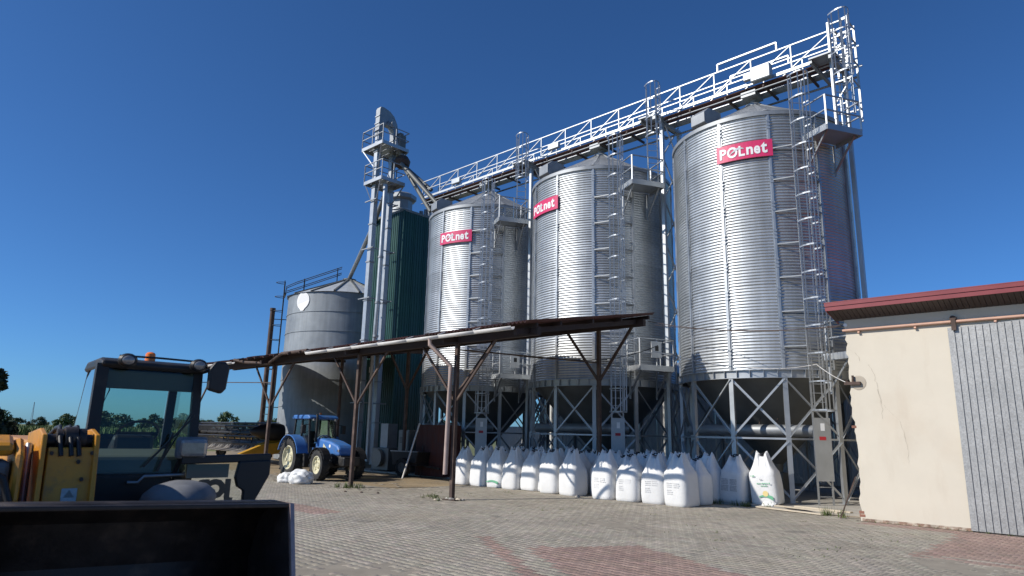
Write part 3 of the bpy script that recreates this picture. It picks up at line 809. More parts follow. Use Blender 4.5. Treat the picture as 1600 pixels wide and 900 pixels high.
for z, ua, ub, va, vb in ((19.7, -1.15, 1.05, -1.0, 1.0), (17.3, -.65, 1.2, -1.0, .75)):
    for k in range(4):
        y0 = va + (vb - va) * k / 4; y1 = va + (vb - va) * (k + 1) / 4 - .03
        b = MB(); b.box(ua, ub, y0, y1, z - .03, z); b.build('deck_plate', 'galv', el)
    for p, q in (((ua, va), (ub, va)), ((ub, va), (ub, vb)), ((ua, vb), (ub, vb)), ((ua, va), (ua, vb))):
        bar('deck_beam', el, (*p, z - .11), (*q, z - .11), .06, .22, 'galv')
        for h in (.55, 1.1):
            bar('rail', el, (*p, z + h), (*q, z + h), .045, .045, 'galv_dull')
        for f in (0, .5):
            x, y = p[0] + (q[0] - p[0]) * f, p[1] + (q[1] - p[1]) * f
            bar('post', el, (x, y, z), (x, y, z + 1.1), .05, .05, 'galv_dull')
    for x in (ua + .1, ub - .1):
        bar('strut', el, (x, va, z - .2), (math.copysign(.15, x), -.6, z - 1.5), .06, .06, 'galv')
        bar('strut', el, (x, vb, z - .2), (math.copysign(.15, x), .55, z - 1.3), .06, .06, 'galv_dull')
for s in (-.2, .2):
    bar('ladder_rail', el, (-.55 + 0, s - .2, .1), (-.55, s - .2, 20.6), .05, .03, 'galv_dull')
z = .4
while z < 20.5:
    bar('ladder_rung', el, (-.55, -.4, z), (-.55, 0, z), .03, .03, 'galv_dull', 'cyl'); z += .33
z = 3.6
while z < 17:
    bar('guide_frame', el, (-.6, -.85, z), (.55, -.85, z), .06, .06, 'galv_dull')
    bar('guide_frame', el, (-.6, .8, z), (.55, .8, z), .06, .06, 'galv_dull')
    bar('guide_frame', el, (.4, -.85, z), (.4, .8, z), .06, .06, 'galv_dull'); z += 3.1
b = MB(); b.path([(.95, -.5, 16.9), (.95, -.5, 10.0), (.9, -.5, 7.6), (.55, -.3, 6.6), (.5, -.2, .3)], .14, 12); b.build('return_pipe', 'galv', el, 40)
for z in (12.2, 9.4, 7.4):
    b = MB(); b.tube((.94, -.5, z), (.94, -.5, z + .12), .175, 12); b.build('pipe_clamp', 'galv_dull', el, 40)
b = MB(); b.lathe([(0, 19.25), (.35, 19.2), (.52, 18.9), (.46, 18.6), (.2, 18.4), (0, 18.4)], 16, 'z', (.75, .8, 0)); b.build('distributor', 'rust', el, 40)
b = MB(); b.tube((.3, .55, 20.4), (.75, .8, 19.1), .18, 12); b.build('discharge_spout', 'galv_dull', el, 40)
# spouts: three to the silo row, one to the old silo
SPX, SPY = CV - EV, 0
for k, (dst) in enumerate(((2.9, 1.55, 16.65), (3.3, 1.25, 15.1), (5.0, 1.35, 14.35))):
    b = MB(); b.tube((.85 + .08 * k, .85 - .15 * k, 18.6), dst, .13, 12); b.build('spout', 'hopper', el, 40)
b = MB(); b.path([(-.3, .3, 16.6), (-3.0, 1.4, 15.3), (-9.0, 3.75, 13.15)], .15, 12); b.build('spout', 'galv_dull', el, 40)

# ================================================================== GREEN DRYER
dr = thing('grain_dryer', 'tall dark green ribbed sheet metal dryer with a round exhaust on top', 'dryer', (-34.44, 26.25, 0))
HX, HY, ZTOP = 1.6, 1.75, 15.75
def ribbed(name, parent, p, d, nrm, z0, z1, m, pitch=.20, depth=.035, width=1.0):
    """one vertical ribbed sheet of given width starting at p along d, facing nrm"""
    b = MB(); pts = []; x = 0.0
    while x < width - 1e-6:
        w = min(pitch, width - x)
        pts += [(x, 0), (x + w * .45, 0), (x + w * .55, depth), (x + w * .9, depth)]
        x += w
    pts.append((width, 0))
    for z in (z0, z1):
        for a, h in pts: b.v.append(tuple(Vector(p) + Vector(d) * a + Vector(nrm) * h + Vector((0, 0, z))))
    n = len(pts); b.f = [(i, i + 1, n + i + 1, n + i) for i in range(n - 1)]
    return b.build(name, m, parent)
for k in range(4):
    for zz in ((.3, 5.4), (5.405, 10.5), (10.505, ZTOP)):
        ribbed('front_sheet', dr, (-HX + .8 * k, -HY, 0), (1, 0, 0), (0, -1, 0), zz[0], zz[1], 'green', width=.795)
        ribbed('side_sheet', dr, (HX, -HY + .875 * k, 0), (0, 1, 0), (1, 0, 0), zz[0], zz[1], 'green', width=.87)
        ribbed('side_sheet', dr, (-HX, HY - .875 * k, 0), (0, -1, 0), (-1, 0, 0), zz[0], zz[1], 'green', width=.87)
        ribbed('back_sheet', dr, (HX - .8 * k, HY, 0), (-1, 0, 0), (0, 1, 0), zz[0], zz[1], 'green', width=.795)
for sx in (-1, 1):
    for sy in (-1, 1):
        bar('corner_trim', dr, (sx * HX, sy * HY, .2), (sx * HX, sy * HY, ZTOP + .05), .11, .11, 'green')
b = MB(); b.box(-HX - .03, HX + .03, -HY - .03, HY + .03, ZTOP + .01, ZTOP + .16); b.build('roof', 'greybox', dr)
b = MB(); b.lathe([(.72, ZTOP + .16), (.72, ZTOP + 1.25), (.98, ZTOP + 1.35), (.98, ZTOP + 1.62), (.62, ZTOP + 1.8), (0, ZTOP + 1.82)], 8, 'z', (-.1, -.75, 0)); b.build('exhaust', 'galv_dull', dr)
b = MB(); b.lathe([(.73, ZTOP + .55), (.76, ZTOP + .55), (.76, ZTOP + .62), (.73, ZTOP + .62)], 24, 'z', (-.1, -.75, 0)); b.build('exhaust_band', 'galv', dr, 40)
for x in (-1.5, -.75, 0, .75, 1.5):
    bar('roof_post', dr, (x, HY, ZTOP + .15), (x, HY, ZTOP + 1.1), .05, .05, 'galv_dull')
for h in (.6, 1.1): bar('roof_rail', dr, (-1.5, HY, ZTOP + h), (1.5, HY, ZTOP + h), .05, .05, 'galv_dull')
for x in (.6, 1.1, 1.45):
    b = MB(); b.tube((x, .4, ZTOP + .1), (x, .4, ZTOP + .75), .14, 10); b.build('roof_stub', 'galv_dull', dr, 40)
# small pale notice on the dryer front
b = MB(); b.box(-1.0, -.45, -HY - .07, -HY - .05, 5.6, 5.95); b.build('notice', 'hall', dr)

# ================================================================== OLD SILO
OC = (-42.5, 27.0); OR = 4.2
os_ = thing('steel_silo', 'old grey smooth steel silo with pale cone roof and white disc', 'silo', (*OC, 0))
ztier = [0.05, 1.75, 3.55, 5.35, 7.15, 8.6, 9.95, 11.3]
for i in range(7):
    b = MB(); z0, z1 = ztier[i], ztier[i + 1]
    b.lathe([(OR, z0), (OR + .006, z0 + .3), (OR, z1 - .02)], 64); b.build('wall_tier', 'old', os_, 40)
    b = MB(); b.lathe([(OR - .02, z1 - .03), (OR + .035, z1 - .03), (OR + .035, z1 + .03), (OR - .02, z1 + .03)], 64); b.build('tier_band', 'old', os_, 40)
for k in range(16):
    a0, a1 = 22.5 * k, 22.5 * (k + 1)
    b = MB()
    vs = [pol(OR + .12, a0, 11.30), pol(OR + .12, (a0 + a1) / 2, 11.30), pol(OR + .12, a1, 11.30), pol(.45, a1, 12.95), pol(.45, a0, 12.95)]
    b.add(vs, [(0, 1, 2, 3, 4)]); b.build('roof_sheet', 'old_roof', os_)
    bar('roof_rib', os_, pol(OR + .12, a0, 11.34), pol(.45, a0, 12.99), .12, .10, 'hopper')
b = MB(); b.lathe([(0, 13.15), (.5, 13.1), (.5, 12.9)], 20); b.build('roof_cap', 'hopper', os_, 40)
b = MB(); a = 12.0
pc = pol(OR + .03, a, 10.72); o_, tg_ = pol(1, a), Vector((math.cos(R_(a)), math.sin(R_(a)), 0))
vs = []
for i in range(28):
    t_ = 2 * math.pi * i / 28; dx = .60 * math.cos(t_); ph = a + math.degrees(dx / OR)
    vs += [pol(OR + .045, ph, 10.72 + .60 * math.sin(t_) - (.12 if abs(math.sin(t_) + 1) < .03 else 0))]
b.add(vs + [p - o_ * .035 for p in vs], [tuple(range(28))[::-1], tuple(range(28, 56))] + [(i, (i + 1) % 28, 28 + (i + 1) % 28, 28 + i) for i in range(28)])
b.build('white_disc', 'white', os_)
# roof walkway rails and ladder on the far left, brown pipe beside it
LA = -31
for s in (-.22, .22):
    pp = pol(OR + .35, LA) + Vector((math.cos(R_(LA)), math.sin(R_(LA)), 0)) * s
    bar('ladder_rail', os_, pp + Vector((0, 0, .1)), pp + Vector((0, 0, 12.6)), .05, .05, 'blackpaint')
z = .4
tgl = Vector((math.cos(R_(LA)), math.sin(R_(LA)), 0))
while z < 12.4:
    bar('ladder_rung', os_, pol(OR + .35, LA, z) - tgl * .22, pol(OR + .35, LA, z) + tgl * .22, .03, .03, 'blackpaint'); z += .33
z = 3.0
while z < 12.7:
    b = MB(); pts = [pol(OR + .35, LA, z) + tgl * (.36 * -math.cos(math.pi * i / 8)) + pol(.6 * math.sin(math.pi * i / 8), LA) for i in range(9)]
    for i in range(8): b.bar(pts[i], pts[i + 1], .03, .04)
    b.build('cage_hoop', 'blackpaint', os_); z += 1.05
for s in (-.28, .28):
    for h in (.5, .95):
        b = MB(); b.path([pol(OR + .3, LA, 11.4) + tgl * s, pol(OR + .2, LA, 11.4 + h * .8) + tgl * s, pol(OR - .5, LA, 11.6 + h) + tgl * s, pol(.6, LA, 13.0 + h) + tgl * s], .03, 6); b.build('roof_rail', 'blackpaint', os_)
    for rr in (3.2, .9):
        zz = 11.3 + (OR - rr) * .44
        bar('roof_post', os_, pol(rr, LA, zz) + tgl * s, pol(rr, LA, zz + 1.1) + tgl * s, .05, .05, 'blackpaint')
b = MB(); pq = pol(OR + 1.05, -35); b.tube((pq.x, pq.y, .1), (pq.x, pq.y, 10.4), .17, 12); b.tube((pq.x, pq.y, 10.4), (pq.x, pq.y, 10.6), .2, 12)
t = thing('vent_pipe', 'tall rust brown pipe standing beside the old grey silo', 'pipe', (*OC, 0)); b.build('pipe', 'rust', t, 40)
for z in (3.5, 7.0, 9.8): bar('stay', t, (pq.x, pq.y, z), pol(OR + .02, -35, z), .05, .05, 'rust')

# ================================================================== HALL BEHIND THE SILOS
hl = thing('storage_hall', 'pale corrugated metal hall standing behind the silo legs', 'building', (-16, 31.2, 0))
for k in range(22):
    ribbed('wall_sheet', hl, (-10.6 + 1.1 * k, 0, 0), (1, 0, 0), (0, -1, 0), .15, 5.2, 'hall', pitch=.275, depth=.04, width=1.095)
for k in range(8):
    ribbed('end_sheet', hl, (-10.6, 9.0 - 1.1 * k, 0), (0, -1, 0), (-1, 0, 0), .15, 5.2, 'hall', pitch=.275, depth=.04, width=1.095)
b = MB(); b.box(-10.6, 13.6, -.05, .12, 0, .15); b.build('plinth', 'concrete', hl)
b = MB(); b.add([(-10.9, -.35, 5.15), (13.9, -.35, 5.15), (13.9, 9.4, 6.9), (-10.9, 9.4, 6.9), (-10.9, -.35, 5.25), (13.9, -.35, 5.25), (13.9, 9.4, 7.0), (-10.9, 9.4, 7.0)], [(3, 2, 1, 0), (4, 5, 6, 7), (0, 1, 5, 4), (1, 2, 6, 5), (2, 3, 7, 6), (3, 0, 4, 7)]); b.build('roof', 'hallroof', hl)
bt = thing('shipping_container', 'pale container seen between the silo legs', 'container', (-33.2, 36.0, 0))
for k in range(10): ribbed('side_sheet', bt, (-2.0 + .6 * k, 0, 0), (1, 0, 0), (0, -1, 0), .2, 2.5, 'hall', pitch=.2, depth=.03, width=.598)
b = MB(); b.box(-2.05, 4.05, .05, 2.4, .12, 2.55); b.build('body', 'hall', bt)

# ================================================================== OPEN CANOPY
cn = thing('canopy_shed', 'rusty open steel canopy on posts with a pale gutter in front of the silos', 'canopy', (-23, 17, 0))
def C(x, y, z): return Vector((x + 23, y - 17, z))
FY, RY, FZ, RZ, RX0, RX1 = 13.6, 20.55, 5.08, 6.32, -44.6, -12.45
def roofz(y): return FZ + (RZ - FZ) * (y - FY) / (RY - FY)
nsh = 36; sw = (RX1 - RX0) / nsh
for k in range(nsh):      # corrugated sheets, each slightly different
    b = MB(); n = 12; dz = random.uniform(-.012, .012); ov = random.uniform(-.06, .08); xa = RX0 + k * sw
    for y in (FY + .08 - ov * .5, RY + random.uniform(-.08, .12)):
        for i in range(n + 1):
            b.v.append(tuple(C(xa + (sw + .05) * i / n, y, roofz(y) + .035 * math.cos(math.pi * i) + dz + .012 * (k % 2))))
    b.f = [(i, i + 1, n + 2 + i, n + 1 + i) for i in range(n)]
    o = b.build('roof_sheet', 'rust_and_bounce', cn); md = o.modifiers.new('thickness', 'SOLIDIFY'); md.thickness = .012
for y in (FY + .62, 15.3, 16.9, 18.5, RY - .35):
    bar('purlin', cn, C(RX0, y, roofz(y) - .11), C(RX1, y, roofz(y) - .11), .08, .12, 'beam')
PF = (-35.9, -28.0, -21.4, -15.92); PR = (-31.4, -25.65, -14.42)
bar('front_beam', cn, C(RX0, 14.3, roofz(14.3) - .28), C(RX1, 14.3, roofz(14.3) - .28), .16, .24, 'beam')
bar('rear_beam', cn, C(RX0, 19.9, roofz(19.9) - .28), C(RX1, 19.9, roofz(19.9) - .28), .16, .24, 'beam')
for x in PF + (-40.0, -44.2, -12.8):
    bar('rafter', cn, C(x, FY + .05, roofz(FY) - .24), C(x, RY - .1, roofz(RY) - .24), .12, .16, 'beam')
for x in PF:
    bar('post', cn, C(x, 14.3, 0), C(x, 14.3, roofz(14.3) - .38), .125, .125, 'rust')
    for s in (-1, 1):
        bar('knee_brace', cn, C(x + s * .05, 14.3, 3.0), C(x + s * 1.75, 14.3, roofz(14.3) - .38), .065, .065, 'rust')
    if x == -15.92: bar('knee_brace', cn, C(x, 14.35, 3.2), C(x, 16.1, roofz(16.1) - .26), .08, .08, 'rust')
for x in PR:
    bar('post', cn, C(x, 19.9, 0.0), C(x, 19.9, roofz(19.9) - .38), .125, .125, 'rust')
    for s in ((-1, 1) if x > -30 else ()):
        bar('knee_brace', cn, C(x + s * .05, 19.9, 4.0), C(x + s * 1.45, 19.9, roofz(19.9) - .38), .08, .08, 'rust')
bar('tie_rod', cn, C(-35.9, 14.3, 4.3), C(-28.0, 14.3, 4.0), .04, .04, 'rust', 'cyl')
bar('tie_rod', cn, C(-15.9, 14.4, 4.62), C(-14.42, 19.8, 4.62), .05, .05, 'rust', 'cyl')
# gutter: half round channel in lengths, with brackets; a long gap on the left where it is missing
def gutter(x0, x1):
    b = MB(); n = 8
    for x in (x0, x1):
        for i in range(n + 1):
            a = math.pi * i / n; b.v.append(tuple(C(x, FY - .10 - .085 * math.cos(a), FZ - .10 - .10 * math.sin(a))))
    b.f = [(i, i + 1, n + 2 + i, n + 1 + i) for i in range(n)]
    o = b.build('gutter', 'gutter', cn, 60); md = o.modifiers.new('thickness', 'SOLIDIFY'); md.thickness = .006
gx = -23.9
while gx < -12.9:
    gutter(gx, min(gx + 1.6, -12.75)); bar('gutter_bracket', cn, C(gx, FY - .19, FZ - .09), C(gx, FY + .10, FZ + .02), .04, .03, 'gutter'); gx += 1.605
gutter(-37.0, -35.3); gutter(-35.295, -33.6); gutter(-33.595, -31.9); gutter(-31.895, -30.4)
b = MB(); b.path([C(-16.35, FY - .1, FZ - .15), C(-16.35, FY - .1, FZ - .35), C(-16.0, 14.1, FZ - 1.0), C(-16.02, 14.12, 3.2), C(-16.05, 14.1, .75)], .075, 12); b.build('downpipe', 'downpipe', cn, 40)
b = MB(); b.path([C(-30.3, FY - .1, FZ - .02), C(-29.6, FY + .1, FZ - .15), C(-28.1, 14.05, FZ - .25), C(-26.2, FY + .05, FZ + .02), C(-24, FY - .02, FZ + .0)], .07, 10); b.build('old_pipe', 'rust', cn, 40)
for x in (-29.7, -28.9, -28.2, -27.4, -26.5, -25.3, -24.4):
    bar('gutter_bracket', cn, C(x, FY - .16, FZ - .06), C(x, FY + .05, FZ + .02), .05, .09, 'rust')
for k in range(15):        # roof added behind the canopy line to shade the dryer and old silo
    b = MB(); xa = -44.2 + k * 1.0; yb = 22.55 if k < 5 else 24.3
    b.add([C(xa, 20.62, 6.30), C(xa + 1.02, 20.62, 6.30), C(xa + 1.02, yb, 6.55), C(xa, yb, 6.55), C(xa, 20.62, 6.34), C(xa + 1.02, 20.62, 6.34), C(xa + 1.02, yb, 6.59), C(xa, yb, 6.59)], [(3, 2, 1, 0), (4, 5, 6, 7), (0, 1, 5, 4), (1, 2, 6, 5), (2, 3, 7, 6), (3, 0, 4, 7)])
    b.build('shade_roof_sheet', 'rust_and_bounce', cn)
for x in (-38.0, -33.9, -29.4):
    bar('shade_roof_beam', cn, C(x, 20.2, 6.15), C(x, 24.3, 6.44), .12, .16, 'beam')  # beams of the added shading roof
bar('foot_plate', cn, C(-16.2, 14.3, .012), C(-15.6, 14.3, .012), .36, .02, 'rust')

# ================================================================== BEIGE BUILDING
WY = 19.5
bd = thing('workshop_building', 'beige plastered building with red eave and a zinc sliding door', 'building', (-5.8, WY, 0))
b = MB(); rnd = random.Random(4)
left = []
z = 0.0
while z < 5.3:
    j = rnd.uniform(-.03, .03) + (.05 if .9 < z < 2.6 else 0) * rnd.uniform(.2, 1.2)
    left.append((j, z)); z += rnd.uniform(.09, .2)
b.prism([(13.0, 0.0), (13.0, 5.3)] + [(x, z) for x, z in reversed(left + [(0, 5.3)])], 0, .38, 'y'); b.build('front_wall', 'plaster', bd)
b = MB(); b.box(.12, .4, .38, 9.5, 0, 5.4); b.build('side_wall', 'plaster', bd)
b = MB(); b.box(.4, 13, 9.1, 9.5, 0, 5.4); b.build('back_wall', 'plaster', bd)
b = MB(); b.box(.02, 13, -.012, .002, 0, .07); b.build('plinth', 'plinth', bd)
# cracks running over the plaster
def crack(pts, w):
    b = MB(); vs = []
    P = []
    for (x0, z0), (x1, z1) in zip(pts, pts[1:]):
        n = max(2, int(math.hypot(x1 - x0, z1 - z0) / .07))
        for i in range(n): P.append((x0 + (x1 - x0) * i / n + rnd.uniform(-.022, .022), z0 + (z1 - z0) * i / n + rnd.uniform(-.022, .022)))
    P.append(pts[-1])
    for i, (x, z) in enumerate(P):
        ww = w * rnd.uniform(.4, 1.2) * (1 - .6 * i / len(P)); vs += [(x - ww, -.003, z + ww * .5), (x + ww, -.003, z - ww * .5)]
    b.add(vs, [(2 * i, 2 * i + 1, 2 * i + 3, 2 * i + 2) for i in range(len(P) - 1)])
    b.build('crack', 'crack', bd)
crack([(.05, 4.45), (.2, 4.4), (.3, 4.15), (.5, 4.05), (.62, 3.75), (.68, 3.3), (.72, 3.0), (.95, 2.75), (1.15, 2.5), (1.2, 2.1)], .008)
crack([(.68, 3.35), (.74, 2.9), (.72, 2.6)], .006)
crack([(1.2, 2.15), (1.24, 1.8), (1.22, 1.5)], .005)
# bare bricks where the corner plaster has come away
for k, (zz, dx) in enumerate(((.10, .0), (.18, -.02), (2.36, -.03))):
    b = MB(); b.box(-.04 + dx * .3, .10 + dx, -.006, .12, zz, zz + .068); b.build('brick', 'brick', bd, bevel=.006)
# cable bracket with a ragged hole
b = MB(); b.lathe([(0, -.012), (.17, -.010), (.20, .0)], 14, 'y', (.22, 0, 3.55)); b.build('hole', 'crack', bd)
b = MB(); b.box(-.12, .28, -.10, -.02, 3.5, 3.58); b.tube((.1, -.06, 3.52), (.1, -.06, 3.75), .03, 8); b.tube((-.05, -.06, 3.5), (-.05, -.06, 3.62), .04, 8); b.build('cable_bracket', 'rust', bd)
# pipe rail along the top with brackets
b = MB(); b.path([(-.05, -.07, 4.98), (6, -.07, 4.98), (12.8, -.07, 4.98)], .038, 10); b.build('door_rail', 'rail', bd, 40)
for x in (.35, 1.7, 3.4, 4.9):
    bar('rail_hook', bd, (x, -.07, 4.88), (x, .01, 5.03), .05, .05, 'rail')
b = MB(); b.tube((2.55, -.12, 5.06), (2.55, -.0, 5.06), .07, 12); b.box(2.5, 2.6, -.13, -.09, 4.76, 5.06); b.build('door_roller', 'rust', bd)
b = MB(); b.tube((.02, -.03, 5.14), (.02, .06, 5.14), .05, 10); b.build('pipe_stub', 'white', bd)
# zinc sheet door in standing seam strips
dz = link('zinc_door', None, bd); dz.location = (0, 0, 0)
x = 2.40; k = 0
while x < 8.6:
    w = .146; b = MB(); jag = rnd.uniform(-.01, .01)
    b.box(x, x + w - .012, -.050, -.044, -.0 + .02, 4.84 + .006 * k)
    b.box(x + w - .020, x + w - .004, -.076, -.044, .02, 4.84 + .006 * k)
    b.build('door_strip', 'zinc', dz); x += w; k += 1
# eave: soffit boards, fascia in two bands, roof
ey = -.58
x = -.25; k = 0
while x < 13:
    b = MB(); b.add([(x, ey, 5.50), (x + .108, ey, 5.50), (x + .108, .02, 5.27), (x, .02, 5.27), (x, ey, 5.52), (x + .108, ey, 5.52), (x + .108, .02, 5.29), (x, .02, 5.29)], [(0, 1, 2, 3), (7, 6, 5, 4), (0, 4, 5, 1), (1, 5, 6, 2), (2, 6, 7, 3), (3, 7, 4, 0)])
    b.build('soffit_board', 'soffit', bd); x += .118
b = MB(); b.add([(-.26, ey + .01, 5.535), (13, ey + .01, 5.535), (13, .03, 5.30), (-.26, .03, 5.30), (-.26, ey + .01, 5.56), (13, ey + .01, 5.56), (13, .03, 5.33), (-.26, .03, 5.33)], [(3, 2, 1, 0), (4, 5, 6, 7), (0, 1, 5, 4), (1, 2, 6, 5), (2, 3, 7, 6), (3, 0, 4, 7)]); b.build('soffit_backing', 'soffit', bd)
b = MB(); b.box(-.29, 13, ey - .03, ey, 5.475, 5.585); b.build('fascia', 'redpaint', bd)
b = MB(); b.box(-.30, 13, ey - .05, ey + .03, 5.59, 5.68); b.build('fascia', 'redpaint', bd)
b = MB(); b.add([(-.31, ey - .04, 5.685), (13, ey - .04, 5.685), (13, 10, 7.2), (-.31, 10, 7.2), (-.31, ey - .04, 5.71), (13, ey - .04, 5.71), (13, 10, 7.225), (-.31, 10, 7.225)], [(3, 2, 1, 0), (4, 5, 6, 7), (0, 1, 5, 4), (1, 2, 6, 5), (2, 3, 7, 6), (3, 0, 4, 7)]); b.build('roof', 'redpaint', bd)
b = MB(); b.add([(-.295, ey, 5.48), (-.295, .4, 5.25), (-.295, .4, 5.79), (-.295, ey, 5.68), (-.265, ey, 5.48), (-.265, .4, 5.25), (-.265, .4, 5.79), (-.265, ey, 5.68)], [(0, 1, 2, 3), (7, 6, 5, 4), (0, 4, 5, 1), (1, 5, 6, 2), (2, 6, 7, 3), (3, 7, 4, 0)]); b.build('verge_board', 'redpaint', bd)

# ================================================================== BULK BAGS
def bag_mesh(seed, hb=1.0, ht=1.52, w=.40):
    rn = random.Random(seed); b = MB(); n = 66
    prof = [(0.0, .93), (.03, 1.0), (.12, 1.03), (.32, 1.045), (.55, 1.04), (.75, 1.02), (.9, .99), (1.0, .955)]
    rings = [(z * hb, r * w, 4.2) for z, r in prof]
    m = 12
    for i in range(1, m + 1):
        t = i / m; rings.append((hb + (ht - hb) * t, w * (.955 - .70 * t ** .88), 4.2 - 2.0 * t))
    ph = [rn.uniform(0, 6.28) for _ in range(6)]
    for z, r, e in rings:
        up = max(0, (z - hb) / (ht - hb))
        for i in range(n):
            a = 2 * math.pi * i / n; ca, sa = math.cos(a), math.sin(a)
            k = (abs(ca) ** e + abs(sa) ** e) ** (-1 / e)
            sl = .05 * math.sin(a + ph[5]) * z; fold = 1 + sl + up * (1.25 - .5 * up) * (.085 * (1 - 2 * abs(math.sin(5.5 * a + ph[0] + 1.5 * up))) + .07 * math.sin(17 * a + ph[1] + up)) + .012 * math.sin(3 * a + ph[2] + 5 * z) + .010 * math.sin(6 * z + ph[3] + 2 * a)
            x, y = r * k * ca * fold, r * k * sa * fold
            # two gathered peaks side by side
            zz = z
            if up > 0:
                zz = z - up * up * .16 * math.exp(-(x / .07) ** 2) + up * up * .03 * math.sin(5 * a + ph[4])
                x += up * up * .05 * (1 if x > 0 else -1)
            b.v.append((x, y, zz))
    for k in range(len(rings) - 1):
        for i in range(n):
            b.f.append((k * n + i, k * n + (i + 1) % n, (k + 1) * n + (i + 1) % n, (k + 1) * n + i))
    b.f.append(tuple(range(n))[::-1]); t0 = (len(rings) - 1) * n; b.v.append((0, 0, ht - .20)); c = len(b.v) - 1
    b.f += [(t0 + i, t0 + (i + 1) % n, c) for i in range(n)]
    return b.mesh('sack', 'bag', 70)
BAGS = [bag_mesh(k, .93 + .04 * (k % 3 - 1), 1.54 + .04 * (k % 4 - 1.5)) for k in range(12)]
b = MB()
b.path([(-.13, -.03, 1.36), (-.10, -.04, 1.45), (0, -.05, 1.40), (.10, -.03, 1.46), (.13, 0, 1.36)], .022, 6)
b.path([(-.12, .06, 1.36), (-.05, .04, 1.47), (.04, .05, 1.48), (.12, .08, 1.36)], .02, 6)
STRAP = b.mesh('strap', 'bag_strap')
BG = 'white bulk bags in rows before the silo legs'
def place_bag(x, y, rz, k, label, group=BG, z=0.0, sc=1.0, tilt=(0, 0)):
    t = thing('bulk_bag', label, 'bag', (x, y, z), rz, group); t.rotation_euler = (tilt[0] + random.uniform(-.03, .03), tilt[1] + random.uniform(-.035, .035), rz); t.scale = (sc, sc, sc * random.uniform(.97, 1.03))
    link('sack', BAGS[(k * 5) % 12], t); s_ = link('strap', STRAP, t); s_.rotation_euler.z = random.uniform(-.3, .3)
    return t
ROWLAB = 'white bulk bag standing in the close rows before the silo legs'
frow = [-20.35, -19.42, -18.58, -17.72, -16.9, -15.75, -14.82, -13.28, -12.36, -11.5, -10.62]
fv = [18.95, 18.98, 19.12, 19.05, 19.2, 18.95, 18.92, 18.72, 18.76, 18.92, 18.88]
rb = random.Random(11); n = 0; row_bags = []
for k, (x, y) in enumerate(zip(frow, fv)):
    if k == 2:
        pb = place_bag(x, y, rb.uniform(-.08, .08), n, 'white bulk bag with a green printed band in the front row of bags', None)
    else:
        row_bags.append(place_bag(x, y, rb.uniform(-.16, .16), n, 'white bulk bag in the half sunlit front row along the paving', sc=.99 if k < 6 else (1.0 if k != 10 else 1.04)))
    n += 1
place_bag(-16.38, 19.35, .1, 3, 'white bulk bag wedged a little back between two front row bags', sc=.92); place_bag(-14.15, 19.75, .05, 5, 'shaded white bulk bag filling the gap in the front row', sc=.95)
place_lab = {1: 'white bulk bag in the second row, just behind the front row of bags', 2: 'white bulk bag in the third row, standing on the slab edge', 3: 'white bulk bag in the last row, closest to the silo legs'}
for r_, vv in ((1, 19.86), (2, 20.78), (3, 21.68)):
    for k in range(11):
        x = -20.1 + .955 * k + (.0 if k < 10 else -.1) + rb.uniform(-.06, .06)
        if r_ == 1 and k == 6: continue
        if abs(x + 20.0) < .52 and r_ in (1,): x += .05
        if r_ == 3 and k > 9: continue
        place_bag(x, vv + rb.uniform(-.05, .05) + (.1 if x < -14 else 0), rb.uniform(-.2, .2), n, place_lab[r_], sc=.95, z=.055 if vv > 20.6 else 0); n += 1
def print_patch(t, dy, items):
    for nm, m, me in items:
        o = link(nm, me, t); o.location.y = dy
def front_text(body, size, x, z, m, y=-.436):
    me = text_mesh(body, size, .0015, m, .002)
    for v in me.vertices: v.co = Vector((v.co.x + x, y - v.co.z, v.co.y + z))
    return me
def wave(x0, x1, zc, h, m, y=-.436, f=lambda u: 0.0):
    b = MB(); n = 12
    for i in range(n + 1):
        u = i / n; x = x0 + (x1 - x0) * u; s_ = f(u)
        b.v += [(x, y, zc + s_ - h * (.2 + .8 * u)), (x, y, zc + s_ + h * .15)]
    b.f = [(2 * i, 2 * i + 2, 2 * i + 3, 2 * i + 1) for i in range(n)]
    return b.mesh('print', m)
def disc(x, z, r, m, y=-.4372):
    b = MB(); b.v = [(x + r * math.cos(i * math.pi / 12), y, z + r * math.sin(i * math.pi / 12)) for i in range(24)]; b.f = [tuple(range(24))]
    return b.mesh('print', m)
wave_f = lambda u: .05 * math.sin(u * 3.3)
# the leaning printed bag beside the silo leg
pg = place_bag(-8.98, 21.28, .12, 2, 'leaning white bulk bag with green and yellow print beside the silo leg', None, z=.06, sc=1.06, tilt=(0.02, -.07))
link('print', wave(-.12, .27, .24, .10, 'greenink', f=wave_f), pg); link('print', disc(.07, .33, .08, 'yellowink'), pg)
for body, sz, x, z, m in (('NPK', .06, -.24, .84, 'greenink'), ('26', .05, -.02, .74, 'greytext'), ('SALETROSAN', .055, .03, .62, 'greenink'), ('nawoz', .05, .04, .55, 'greenink')):
    if body in ('SALETROSAN', 'nawoz', 'NPK', '26'):
        # print on the bag is too faded to read: kept as worn bars of ink
        b = MB(); L = sz * .62 * len(body); kx = x - L / 2
        while kx < x + L / 2:
            w_ = rb.uniform(.015, .035); hh = sz * rb.uniform(.55, .8); b.add([(kx, -.4375, z - hh / 2), (kx + w_, -.4375, z - hh / 2), (kx + w_, -.4375, z + hh / 2), (kx, -.4375, z + hh / 2)], [(0, 1, 2, 3)]); kx += w_ + rb.uniform(.008, .02)
        link('print', b.mesh('print', m), pg)
link('print', wave(.0 - .3, .3, .22, .09, 'greenink', f=wave_f, y=-.437), pb)
